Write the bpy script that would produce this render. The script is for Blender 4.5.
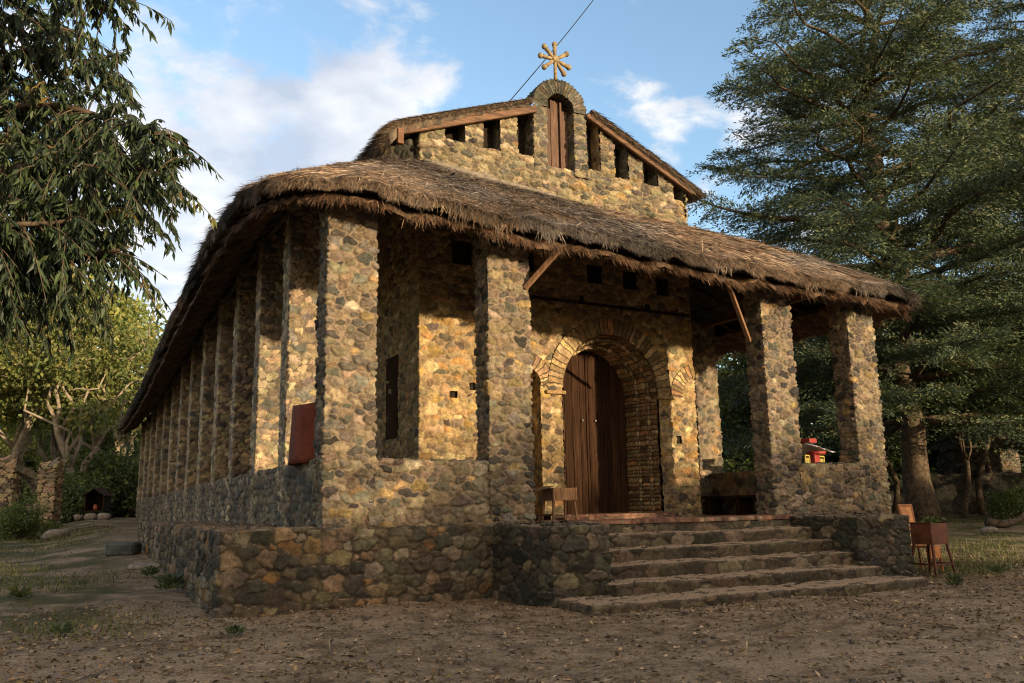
import bpy, math, random
import numpy as np
from mathutils import Matrix, Vector

# ------------------------------------------------------------------ scene, camera, light
S = bpy.context.scene
COL = S.collection
for o in list(bpy.data.objects):
    bpy.data.objects.remove(o)

CAM = np.array([-3.21208, -11.84935, 0.29058])
CR = np.array([0.888345, -0.458842, -0.017546])
CU = np.array([-0.070206, -0.173487, 0.982331])
CF = np.array([0.453779, 0.871416, 0.186330])
FPX = 865.43
cam = bpy.data.cameras.new('camera')
cam.sensor_width = 36.0
cam.lens = FPX / 1024 * 36
cam.clip_end = 3000
co = bpy.data.objects.new('camera', cam)
COL.objects.link(co)
m = Matrix.Identity(4)
for i in range(3):
    m[i][0], m[i][1], m[i][2], m[i][3] = CR[i], CU[i], -CF[i], CAM[i]
co.matrix_world = m
S.camera = co

SUN_EL, SUN_AZ = math.radians(8.0), math.radians(21.0)     # azimuth measured from -Y towards +X
SUN_STRENGTH = 3.0
SKY_STRENGTH = 0.15
EXPOSURE = 1.48
sd = Vector((math.sin(SUN_AZ) * math.cos(SUN_EL), -math.cos(SUN_AZ) * math.cos(SUN_EL), math.sin(SUN_EL)))
sl = bpy.data.lights.new('sun', 'SUN')
sl.energy = SUN_STRENGTH
sl.angle = math.radians(0.6)
sl.color = (1.0, 0.77, 0.48)
so = bpy.data.objects.new('sun', sl)
COL.objects.link(so)
so.rotation_euler = (-sd).to_track_quat('-Z', 'Y').to_euler()
so.location = (20, -40, 30)

S.view_settings.view_transform = 'Standard'
S.view_settings.look = 'None'
S.view_settings.gamma = 1.0
S.view_settings.exposure = EXPOSURE
S.view_settings.use_curve_mapping = False
S.cycles.filter_width = 1.1
S.cycles.max_bounces = 6
S.cycles.diffuse_bounces = 4
S.cycles.transparent_max_bounces = 4


def pixdir(x, y):
    d = CF + CR * (x - 512) / FPX + CU * (341.5 - y) / FPX
    return d


def at(x, y, dep):
    return CAM + pixdir(x, y) * dep


def build_world():
    w = bpy.data.worlds.new('World')
    S.world = w
    w.use_nodes = True
    nt = w.node_tree
    N, L = nt.nodes, nt.links
    N.clear()
    out = N.new('ShaderNodeOutputWorld')
    bg = N.new('ShaderNodeBackground')
    bg.inputs[1].default_value = SKY_STRENGTH
    sky = N.new('ShaderNodeTexSky')
    sky.sky_type = 'NISHITA'
    sky.sun_disc = False
    sky.sun_elevation = SUN_EL
    sky.sun_rotation = math.atan2(sd.x, sd.y)
    sky.air_density = 1.0
    sky.dust_density = 1.0
    sky.ozone_density = 1.6
    tc = N.new('ShaderNodeTexCoord')
    sep = N.new('ShaderNodeSeparateXYZ')
    L.new(tc.outputs['Generated'], sep.inputs[0])

    def mth(op, a, b=None, c=None):
        n = N.new('ShaderNodeMath')
        n.operation = op
        for i, v in enumerate((a, b, c)):
            if v is None:
                continue
            if isinstance(v, (int, float)):
                n.inputs[i].default_value = v
            else:
                L.new(v, n.inputs[i])
        return n.outputs[0]
    zc = mth('MAXIMUM', sep.outputs[2], 0.0)
    den = mth('ADD', zc, 0.22)
    cx = mth('DIVIDE', sep.outputs[0], den)
    cy = mth('DIVIDE', sep.outputs[1], den)
    comb = N.new('ShaderNodeCombineXYZ')
    L.new(cx, comb.inputs[0])
    L.new(cy, comb.inputs[1])
    n1 = N.new('ShaderNodeTexNoise')
    n1.inputs['Scale'].default_value = 5.2
    n1.inputs['Detail'].default_value = 9
    n1.inputs['Roughness'].default_value = 0.58
    n1.inputs['Distortion'].default_value = 0.25
    L.new(comb.outputs[0], n1.inputs['Vector'])

    def bias(x, y, width, amt):
        d = Vector(pixdir(x, y)).normalized()
        dp = N.new('ShaderNodeVectorMath')
        dp.operation = 'DOT_PRODUCT'
        L.new(tc.outputs['Generated'], dp.inputs[0])
        dp.inputs[1].default_value = d
        mr = N.new('ShaderNodeMapRange')
        mr.interpolation_type = 'SMOOTHSTEP'
        mr.inputs['From Min'].default_value = math.cos(math.radians(width))
        mr.inputs['From Max'].default_value = 1.0
        mr.inputs['To Max'].default_value = amt
        L.new(dp.outputs['Value'], mr.inputs['Value'])
        return mr.outputs[0]
    tot = n1.outputs['Fac']
    # added warm cloud, unseen behind the viewer, to warm and fill the shade
    db = N.new('ShaderNodeVectorMath')
    db.operation = 'DOT_PRODUCT'
    L.new(tc.outputs['Generated'], db.inputs[0])
    db.inputs[1].default_value = Vector((-.2, -.85, .5)).normalized()
    warm_fill = N.new('ShaderNodeMapRange')
    warm_fill.interpolation_type = 'SMOOTHSTEP'
    warm_fill.inputs['From Min'].default_value = 0.15
    warm_fill.inputs['From Max'].default_value = 0.75
    warm_fill.inputs['To Max'].default_value = 1.0
    L.new(db.outputs['Value'], warm_fill.inputs['Value'])
    tot = mth('ADD', tot, mth('MULTIPLY', warm_fill.outputs[0], 0.17))
    for b in ((230, 120, 12, 0.12), (400, 115, 9, 0.11), (320, 80, 9, .04), (300, 230, 13, 0.16), (140, 300, 12, 0.16), (60, 110, 12, .04), (130, 20, 8, -.06), (620, 150, 6, 0.10), (640, 60, 14, -0.10), (480, 10, 8, -.10),
              (730, 90, 9, 0.08), (260, 20, 6, -.10)):
        tot = mth('ADD', tot, bias(*b))
    ramp = N.new('ShaderNodeMapRange')
    ramp.interpolation_type = 'SMOOTHSTEP'
    ramp.inputs['From Min'].default_value = 0.50
    ramp.inputs['From Max'].default_value = 0.70
    ramp.inputs['To Max'].default_value = 0.82
    L.new(tot, ramp.inputs['Value'])
    # cloud brightness varies: greyer bases, whiter tops
    n2 = N.new('ShaderNodeTexNoise')
    n2.inputs['Scale'].default_value = 5.0
    n2.inputs['Detail'].default_value = 6
    L.new(comb.outputs[0], n2.inputs['Vector'])
    cr = N.new('ShaderNodeMix')
    cr.data_type = 'RGBA'
    K = CLOUD_K
    cr.inputs['A'].default_value = (0.50 * K, 0.54 * K, 0.64 * K, 1)
    cr.inputs['B'].default_value = (1.0 * K, 0.95 * K, 0.90 * K, 1)
    mr2 = N.new('ShaderNodeMapRange')
    mr2.inputs['From Min'].default_value = 0.35
    mr2.inputs['From Max'].default_value = 0.65
    L.new(n2.outputs['Fac'], mr2.inputs['Value'])
    L.new(mr2.outputs[0], cr.inputs['Factor'])
    mix = N.new('ShaderNodeMix')
    mix.data_type = 'RGBA'
    L.new(ramp.outputs[0], mix.inputs['Factor'])
    L.new(sky.outputs[0], mix.inputs['A'])
    wm = N.new('ShaderNodeMix')
    wm.data_type = 'RGBA'
    L.new(warm_fill.outputs[0], wm.inputs['Factor'])
    L.new(cr.outputs['Result'], wm.inputs['A'])
    wm.inputs['B'].default_value = (1.25 * K, 0.95 * K, 0.66 * K, 1)
    L.new(wm.outputs['Result'], mix.inputs['B'])
    L.new(mix.outputs['Result'], bg.inputs[0])
    L.new(bg.outputs[0], out.inputs[0])


CLOUD_K = 2.95
build_world()

# ------------------------------------------------------------------ helpers
RNG = np.random.RandomState(7)


def tag(o, label, cat, group=None, kind=None):
    if label:
        o['label'] = label
    if cat:
        o['category'] = cat
    if group:
        o['group'] = group
    if kind:
        o['kind'] = kind
    return o


def empty(name, loc=(0, 0, 0), rz=0):
    o = bpy.data.objects.new(name, None)
    o.empty_display_size = 0.3
    COL.objects.link(o)
    o.location = loc
    o.rotation_euler = (0, 0, rz)
    return o


def npmesh(name, V, quads=None, tris=None, attrs=None, smooth=True):
    """mesh from numpy: V (n,3), quads (m,4), tris (k,3), attrs {name: (n,) float or (n,3) colour}"""
    me = bpy.data.meshes.new(name)
    V = np.ascontiguousarray(V, dtype=np.float32)
    me.vertices.add(len(V))
    me.vertices.foreach_set('co', V.ravel())
    q = np.zeros((0, 4), np.int32) if quads is None else np.asarray(quads, np.int32)
    t = np.zeros((0, 3), np.int32) if tris is None else np.asarray(tris, np.int32)
    nl = len(q) * 4 + len(t) * 3
    me.loops.add(nl)
    me.loops.foreach_set('vertex_index', np.concatenate([q.ravel(), t.ravel()]).astype(np.int32))
    me.polygons.add(len(q) + len(t))
    starts = np.concatenate([np.arange(len(q)) * 4, len(q) * 4 + np.arange(len(t)) * 3]).astype(np.int32)
    me.polygons.foreach_set('loop_start', starts)
    me.polygons.foreach_set('use_smooth', np.full(len(q) + len(t), smooth, dtype=bool))
    me.update(calc_edges=True)
    for k, a in (attrs or {}).items():
        a = np.asarray(a, np.float32)
        if a.ndim == 1:
            at_ = me.attributes.new(k, 'FLOAT', 'POINT')
            at_.data.foreach_set('value', a)
        else:
            at_ = me.attributes.new(k, 'FLOAT_COLOR', 'POINT')
            rgba = np.ones((len(a), 4), np.float32)
            rgba[:, :3] = a
            at_.data.foreach_set('color', rgba.ravel())
    return me


def link(name, me, mat, parent=None, loc=None):
    o = bpy.data.objects.new(name, me)
    COL.objects.link(o)
    if mat is not None:
        me.materials.append(mat)
    if parent is not None:
        o.parent = parent
    if loc is not None:
        o.location = loc
    return o


class MB:
    """collects simple solids into one mesh"""
    def __init__(s):
        s.V, s.Q, s.T, s.C, s.n = [], [], [], [], 0

    def add(s, V, Q=None, T=None, col=None):
        V = np.asarray(V, float).reshape(-1, 3)
        if Q is not None and len(Q):
            s.Q.append(np.asarray(Q) + s.n)
        if T is not None and len(T):
            s.T.append(np.asarray(T) + s.n)
        s.V.append(V)
        s.C.append(np.tile(np.array(col if col is not None else (1, 1, 1), float), (len(V), 1)))
        s.n += len(V)

    def box(s, c, d, rot=None, b=0.0, col=None):
        """box at centre c, size d, optional 3x3 rotation; b = bevel"""
        d = np.array(d, float) / 2
        if b <= 0:
            V = np.array([[x, y, z] for x in (-1, 1) for y in (-1, 1) for z in (-1, 1)], float) * d
            Q = [[0, 1, 3, 2], [4, 6, 7, 5], [0, 4, 5, 1], [2, 3, 7, 6], [0, 2, 6, 4], [1, 5, 7, 3]]
            T = None
        else:
            b = min(b, d.min() * 0.45)
            V, idx = [], {}
            for x in (-1, 1):
                for y in (-1, 1):
                    for z in (-1, 1):
                        for a in range(3):
                            v = np.array([x, y, z], float) * (d - b)
                            v[a] = np.array([x, y, z])[a] * d[a]
                            idx[(x, y, z, a)] = len(V)
                            V.append(v)
            V = np.array(V)
            Q, T = [], []
            for a in range(3):
                o1, o2 = (a + 1) % 3, (a + 2) % 3
                for sg in (-1, 1):
                    f = []
                    for p, q in ((-1, -1), (1, -1), (1, 1), (-1, 1)):
                        k = [0, 0, 0]
                        k[a], k[o1], k[o2] = sg, p, q
                        f.append(idx[(*k, a)])
                    Q.append(f if sg > 0 else f[::-1])
                for p in (-1, 1):
                    for q in (-1, 1):
                        k1, k2 = [0, 0, 0], [0, 0, 0]
                        k1[a], k1[o1], k1[o2] = -1, p, q
                        k2[a], k2[o1], k2[o2] = 1, p, q
                        f = [idx[(*k1, o1)], idx[(*k2, o1)], idx[(*k2, o2)], idx[(*k1, o2)]]
                        Q.append(f if p * q > 0 else f[::-1])
            for x in (-1, 1):
                for y in (-1, 1):
                    for z in (-1, 1):
                        f = [idx[(x, y, z, 0)], idx[(x, y, z, 1)], idx[(x, y, z, 2)]]
                        T.append(f if x * y * z > 0 else f[::-1])
        if rot is not None:
            V = V @ np.array(rot).T
        s.add(V + np.array(c, float), Q, T, col)
        return s

    def bar(s, a, b, w, h=None, bev=0.004, col=None):
        """rectangular bar from a to b"""
        a, b = np.array(a, float), np.array(b, float)
        h = h or w
        z = b - a
        ln = np.linalg.norm(z)
        z /= ln
        up = np.array([0, 0, 1.0]) if abs(z[2]) < 0.9 else np.array([0, 1.0, 0])
        x = np.cross(up, z)
        x /= np.linalg.norm(x)
        y = np.cross(z, x)
        return s.box((a + b) / 2, (w, h, ln), np.stack([x, y, z], 1), bev, col)

    def tube(s, pts, rad, n=8, col=None, wob=0.0, rng=None):
        pts = np.asarray(pts, float)
        k = len(pts)
        rad = np.broadcast_to(np.asarray(rad, float), (k,))
        tg = np.gradient(pts, axis=0)
        tg /= np.linalg.norm(tg, axis=1)[:, None] + 1e-9
        ref = np.array([0.31, 0.17, 0.93]) if abs(tg[0][2]) < 0.8 else np.array([0.93, 0.3, 0.1])
        V = []
        x = np.cross(ref, tg[0])
        for i in range(k):
            x = x - tg[i] * (x @ tg[i])
            x /= np.linalg.norm(x) + 1e-9
            y = np.cross(tg[i], x)
            th = np.arange(n) * 2 * np.pi / n
            rr = rad[i] * (1 + (wob * (rng.rand(n) - .5) if rng is not None else 0))
            V.append(pts[i] + (np.cos(th) * rr)[:, None] * x + (np.sin(th) * rr)[:, None] * y)
        V = np.concatenate(V + [pts[:1], pts[-1:]])
        Q, T = [], []
        for i in range(k - 1):
            for j in range(n):
                a, b = i * n + j, i * n + (j + 1) % n
                Q.append([a, b, b + n, a + n])
        for j in range(n):
            T.append([k * n, (j + 1) % n, j])
            T.append([k * n + 1, (k - 1) * n + j, (k - 1) * n + (j + 1) % n])
        s.add(V, Q, T, col)
        return s

    def lathe(s, prof, c=(0, 0, 0), n=24, col=None):
        V, Q = [], []
        th = np.arange(n) * 2 * np.pi / n
        for r, z in prof:
            V.append(np.stack([np.cos(th) * r, np.sin(th) * r, np.full(n, z)], 1))
        for i in range(len(prof) - 1):
            for j in range(n):
                Q.append([i * n + j, i * n + (j + 1) % n, (i + 1) * n + (j + 1) % n, (i + 1) * n + j])
        s.add(np.concatenate(V) + np.array(c, float), Q, None, col)
        return s

    def build(s, name, mat, parent=None, smooth=False, attrs=True):
        V = np.concatenate(s.V)
        me = npmesh(name, V, np.concatenate(s.Q) if s.Q else None, np.concatenate(s.T) if s.T else None,
                    {'scol': np.concatenate(s.C)}, smooth)
        return link(name, me, mat, parent)


# ------------------------------------------------------------------ materials
def newmat(name):
    mt = bpy.data.materials.new(name)
    mt.use_nodes = True
    nt = mt.node_tree
    return mt, nt, nt.nodes, nt.links, nt.nodes['Principled BSDF']


def noise(N, L, scale, detail=4, rough=.55, vec=None, dist=0):
    n = N.new('ShaderNodeTexNoise')
    n.inputs['Scale'].default_value = scale
    n.inputs['Detail'].default_value = detail
    n.inputs['Roughness'].default_value = rough
    n.inputs['Distortion'].default_value = dist
    if vec is not None:
        L.new(vec, n.inputs['Vector'])
    return n


def maprange(N, L, src, a, b, c=0., d=1., smooth=True):
    n = N.new('ShaderNodeMapRange')
    if smooth:
        n.interpolation_type = 'SMOOTHSTEP'
    for k, v in (('From Min', a), ('From Max', b), ('To Min', c), ('To Max', d)):
        n.inputs[k].default_value = v
    L.new(src, n.inputs['Value'])
    return n.outputs[0]


def mix(N, L, fac, a, b, mode='MIX'):
    n = N.new('ShaderNodeMix')
    n.data_type = 'RGBA'
    n.blend_type = mode
    for k, v in (('Factor', fac), ('A', a), ('B', b)):
        if isinstance(v, (tuple, list)):
            n.inputs[k].default_value = (*v, 1) if len(v) == 3 else v
        elif isinstance(v, (int, float)):
            n.inputs[k].default_value = v
        else:
            L.new(v, n.inputs[k])
    return n.outputs['Result']


def objvec(N, L, scale=(1, 1, 1)):
    tc = N.new('ShaderNodeTexCoord')
    mp = N.new('ShaderNodeMapping')
    mp.inputs['Scale'].default_value = scale
    L.new(tc.outputs['Object'], mp.inputs['Vector'])
    return mp.outputs[0]


def attr(N, name):
    a = N.new('ShaderNodeAttribute')
    a.attribute_name = name
    return a


def bump(N, L, h, strength, dist, prev=None):
    b = N.new('ShaderNodeBump')
    b.inputs['Strength'].default_value = strength
    b.inputs['Distance'].default_value = dist
    L.new(h, b.inputs['Height'])
    if prev is not None:
        L.new(prev, b.inputs['Normal'])
    return b.outputs[0]


def stone_mat(name, mortar, m0=0.012, m1=0.03, stain=(.05, .05, .035), stain_amt=.5, val=1.0, moss=None, dust=None):
    mt, nt, N, L, P = newmat(name)
    v = objvec(N, L)
    na = noise(N, L, 9, 5, .6, v)
    nb = noise(N, L, 55, 4, .65, v)
    nc = noise(N, L, .9, 5, .6, v)
    e = attr(N, 'edge')
    ma = N.new('ShaderNodeMath')
    ma.operation = 'MULTIPLY_ADD'
    L.new(nb.outputs['Fac'], ma.inputs[0])
    ma.inputs[1].default_value = .022
    L.new(e.outputs['Fac'], ma.inputs[2])
    mask = maprange(N, L, ma.outputs[0], m0 + .009, m1 + .011)
    sc = attr(N, 'scol')
    var = maprange(N, L, na.outputs['Fac'], .3, .72, .58 * val, 1.35 * val)
    c1 = mix(N, L, 1.0, sc.outputs['Color'], var, 'MULTIPLY')
    fine = maprange(N, L, nb.outputs['Fac'], .35, .65, .72, 1.22)
    c1 = mix(N, L, 1.0, c1, fine, 'MULTIPLY')
    mo = mix(N, L, maprange(N, L, na.outputs['Fac'], .35, .65), tuple(x * .68 * val for x in mortar), tuple(x * 1.12 * val for x in mortar))
    c = mix(N, L, mask, mo, c1)
    if moss:
        nm = noise(N, L, 3.1, 6, .65, v)
        c = mix(N, L, maprange(N, L, nm.outputs['Fac'], .56, .70, 0, .75), c, moss)
    c = mix(N, L, maprange(N, L, nc.outputs['Fac'], .50, .68, 0, stain_amt), c, stain)
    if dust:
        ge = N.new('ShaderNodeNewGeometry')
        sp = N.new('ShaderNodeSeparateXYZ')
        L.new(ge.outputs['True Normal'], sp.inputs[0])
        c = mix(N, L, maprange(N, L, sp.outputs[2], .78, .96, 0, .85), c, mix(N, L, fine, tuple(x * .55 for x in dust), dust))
    L.new(c, P.inputs['Base Color'])
    P.inputs['Roughness'].default_value = .9
    P.inputs['Specular IOR Level'].default_value = .25
    b = bump(N, L, nb.outputs['Fac'], .8, .016)
    b = bump(N, L, na.outputs['Fac'], .7, .03, b)
    L.new(b, P.inputs['Normal'])
    return mt


def wood_mat(name, c0, c1, scale=(14, 14, 1.2), rough=.75, sheen=.3):
    mt, nt, N, L, P = newmat(name)
    v = objvec(N, L, scale)
    n = noise(N, L, 1.6, 6, .65, v, .6)
    n2 = noise(N, L, 6, 4, .6, v)
    sc = attr(N, 'scol')
    c = mix(N, L, maprange(N, L, n.outputs['Fac'], .3, .7), c0, c1)
    c = mix(N, L, 1., c, maprange(N, L, n2.outputs['Fac'], .3, .7, .7, 1.2), 'MULTIPLY')
    c = mix(N, L, 1., c, sc.outputs['Color'], 'MULTIPLY')
    L.new(c, P.inputs['Base Color'])
    P.inputs['Roughness'].default_value = rough
    P.inputs['Specular IOR Level'].default_value = sheen
    L.new(bump(N, L, n2.outputs['Fac'], .4, .01), P.inputs['Normal'])
    return mt


def leaf_mat(name, trans=.35, rough=.55, tint=(1, 1, 1)):
    mt, nt, N, L, P = newmat(name)
    sc = attr(N, 'scol')
    oi = N.new('ShaderNodeObjectInfo')
    vv = maprange(N, L, oi.outputs['Random'], 0, 1, .8, 1.2, False)
    c = mix(N, L, 1., sc.outputs['Color'], vv, 'MULTIPLY')
    c = mix(N, L, 1., c, tint, 'MULTIPLY')
    L.new(c, P.inputs['Base Color'])
    P.inputs['Roughness'].default_value = rough
    P.inputs['Specular IOR Level'].default_value = .35
    tr = N.new('ShaderNodeBsdfTranslucent')
    c2 = mix(N, L, 1., c, (1.25, 1.2, .6), 'MULTIPLY')
    L.new(c2, tr.inputs['Color'])
    ms = N.new('ShaderNodeMixShader')
    ms.inputs[0].default_value = trans
    out = N['Material Output']
    L.new(P.outputs[0], ms.inputs[1])
    L.new(tr.outputs[0], ms.inputs[2])
    L.new(ms.outputs[0], out.inputs['Surface'])
    return mt


def plain_mat(name, col, rough=.7, spec=.3, var=.3, scale=12, metal=0., dirt=None):
    mt, nt, N, L, P = newmat(name)
    v = objvec(N, L)
    n = noise(N, L, scale, 5, .6, v)
    c = mix(N, L, maprange(N, L, n.outputs['Fac'], .3, .7), tuple(x * (1 - var) for x in col), tuple(min(1, x * (1 + var)) for x in col))
    if dirt:
        n2 = noise(N, L, scale * .25, 6, .65, v)
        c = mix(N, L, maprange(N, L, n2.outputs['Fac'], .5, .65, 0, .8), c, dirt)
    sc = attr(N, 'scol')
    c = mix(N, L, 1., c, sc.outputs['Color'], 'MULTIPLY')
    L.new(c, P.inputs['Base Color'])
    P.inputs['Roughness'].default_value = rough
    P.inputs['Specular IOR Level'].default_value = spec
    P.inputs['Metallic'].default_value = metal
    L.new(bump(N, L, n.outputs['Fac'], .3, .01), P.inputs['Normal'])
    return mt


def attr_mat(name, rough=.85, spec=.2, nscale=20, bmp=.3):
    mt, nt, N, L, P = newmat(name)
    v = objvec(N, L)
    n = noise(N, L, nscale, 4, .6, v)
    sc = attr(N, 'scol')
    c = mix(N, L, 1., sc.outputs['Color'], maprange(N, L, n.outputs['Fac'], .3, .7, .65, 1.3), 'MULTIPLY')
    L.new(c, P.inputs['Base Color'])
    P.inputs['Roughness'].default_value = rough
    P.inputs['Specular IOR Level'].default_value = spec
    if bmp:
        L.new(bump(N, L, n.outputs['Fac'], bmp, .02), P.inputs['Normal'])
    return mt


M = {}
M['front_stone'] = stone_mat('front_stone', (.215, .16, .105), .006, .015, (.12, .09, .055), .35)
M['wall_stone'] = stone_mat('wall_stone', (.31, .22, .12), .004, .012, (.14, .09, .04), .4)
M['side_stone'] = stone_mat('side_stone', (.13, .10, .07), .003, .013, (.04, .04, .035), .5)
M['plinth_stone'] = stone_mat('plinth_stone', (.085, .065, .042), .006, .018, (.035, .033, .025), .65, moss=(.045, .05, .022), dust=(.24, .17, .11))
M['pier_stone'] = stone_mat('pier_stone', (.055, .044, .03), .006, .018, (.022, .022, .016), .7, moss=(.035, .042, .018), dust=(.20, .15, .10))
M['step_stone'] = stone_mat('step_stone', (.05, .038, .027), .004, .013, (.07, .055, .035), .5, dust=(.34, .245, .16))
M['brick'] = stone_mat('brick', (.13, .095, .07), .004, .011, (.14, .08, .05), .4)
M['arch_stone'] = stone_mat('arch_stone', (.07, .05, .03), .008, .016, (.12, .08, .04), .4)
M['gable_stone'] = stone_mat('gable_stone', (.25, .195, .115), .005, .013, (.075, .07, .05), .6)
M['dark_arch_stone'] = stone_mat('dark_arch_stone', (.05, .044, .034), .003, .012, (.05, .05, .035), .5)
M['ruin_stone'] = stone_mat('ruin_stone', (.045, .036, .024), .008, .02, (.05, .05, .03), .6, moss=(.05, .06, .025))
M['old_wood'] = wood_mat('old_wood', (.09, .048, .026), (.20, .12, .07))
M['shutter_wood'] = wood_mat('shutter_wood', (.05, .026, .016), (.12, .07, .045))
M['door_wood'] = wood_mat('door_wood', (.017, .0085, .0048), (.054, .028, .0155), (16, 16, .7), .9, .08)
M['beam_wood'] = wood_mat('beam_wood', (.06, .03, .018), (.17, .09, .048), (1.2, 14, 14))
M['pole_wood'] = wood_mat('pole_wood', (.05, .033, .022), (.12, .08, .05), (6, 6, 6))
M['dark'] = plain_mat('void_shade', (.02, .016, .012), .95, .05)  # near-black for voids and holes, their shade put into the colour
M['bark'] = plain_mat('bark', (.085, .062, .042), .95, .1, .5, 7)
M['pale_bark'] = plain_mat('pale_bark', (.22, .18, .13), .9, .1, .4, 5)
M['leaf'] = leaf_mat('leaf')
M['leaf_gloss'] = leaf_mat('leaf_gloss', .18, .5)
M['needle'] = leaf_mat('needle', .15, .6)
M['straw'] = attr_mat('straw', .8, .2, 14, 0)


# ------------------------------------------------------------------ masonry
def lut_cols(rng, pal, shape):
    cols = np.array([p[0] for p in pal], float)
    w = np.array([p[1] for p in pal], float)
    idx = rng.choice(len(pal), size=shape, p=w / w.sum())
    c = cols[idx] * (0.6 + 0.75 * rng.rand(*shape, 1))
    c *= 1 + .16 * (rng.rand(*shape, 3) - .5)
    return c


def vor(Sx, Tx, sw, sh, seed, per=None, jit=.8, wgt=.45, k=10.):
    """coursed rubble: rows of height sh along T, stones of width sw along S.
    returns edge distance (m), stone ids, local offsets"""
    rng = np.random.RandomState(seed)
    Sx = Sx + .018 * np.sin(Tx * 23 + Sx * 7) + .012 * np.sin(Tx * 41 - Sx * 31)
    Tx = Tx + .016 * np.sin(Sx * 19 + 1.3 * Tx) + .010 * np.sin(Sx * 47 + Tx * 13)
    if per:
        ncol = max(3, int(round(per / sw)))
        sw = per / ncol
    else:
        ncol = int(np.ceil(Sx.max() / sw)) + 8
    nrow = int(np.ceil((Tx.max() - Tx.min()) / sh)) + 8
    t0 = Tx.min()
    off = rng.rand(nrow)
    R = rng.rand(nrow, ncol, 4)
    i = np.floor((Tx - t0) / sh).astype(int) + 3
    D, ids, ox, oy = [], [], [], []
    mm = .5 * (sw + sh)
    for dr in (-2, -1, 0, 1, 2):
        r = np.clip(i + dr, 0, nrow - 1)
        c0 = np.floor(Sx / sw - off[r]).astype(int)
        for dc in (-2, -1, 0, 1, 2):
            c = c0 + dc
            cm = c % ncol
            q = R[r, cm]
            sx = (c + off[r] + .5 + jit * (q[..., 0] - .5)) * sw
            sy = (r - 3 + .5 + jit * .75 * (q[..., 1] - .5)) * sh + t0
            dx = Sx - sx
            dy = Tx - sy
            d = np.sqrt((dx * mm / sw) ** 2 + (dy * mm / sh) ** 2) - wgt * mm * (q[..., 2] - .5) * .8
            D.append(d)
            ids.append(r * ncol + cm)
            ox.append(dx)
            oy.append(dy)
    D = np.stack(D, -1)
    ids = np.stack(ids, -1)
    am = D.argmin(-1)
    tk = lambda A: np.take_along_axis(np.stack(A, -1) if isinstance(A, list) else A, am[..., None], -1)[..., 0]
    f1 = D.min(-1)
    kk = k / mm
    ex = np.exp(-kk * (D - f1[..., None]))
    tot = ex.sum(-1) - 1
    edge = -np.log(np.maximum(tot, 1e-9)) / kk * .6
    return np.clip(edge, -.05, .4), tk(ids), tk(ox), tk(oy), nrow * ncol, rng


def bands(Sx, Tx, sh, seed, splits=(), ends=None):
    """one stone per course: courses of height sh along T, cut at the given S values"""
    rng = np.random.RandomState(seed)
    n = int((Tx.max() - Tx.min()) / sh) + 4
    cuts = np.cumsum(sh * (.72 + .56 * rng.rand(n))) + Tx.min() - sh
    Tw = Tx + .006 * np.sin(Sx * 23 + Tx * 5) + .004 * np.sin(Sx * 51)
    k = np.clip(np.searchsorted(cuts, Tw), 1, n - 1)
    lo, hi = cuts[k - 1], cuts[k]
    edge = np.minimum(Tw - lo, hi - Tw)
    part = np.zeros(Sx.shape, int)
    c0, c1 = np.full(Sx.shape, Sx.min()), np.full(Sx.shape, Sx.max())
    for q in splits:
        off = q + .05 * (rng.rand(n)[k] - .5)
        part += Sx > off
        edge = np.minimum(edge, np.abs(Sx - off))
    ids = k * (len(splits) + 1) + part
    return np.clip(edge, -.05, .4), ids, Sx - .5 * (c0 + c1), Tw - .5 * (lo + hi), (n + 1) * (len(splits) + 1), rng


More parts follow.
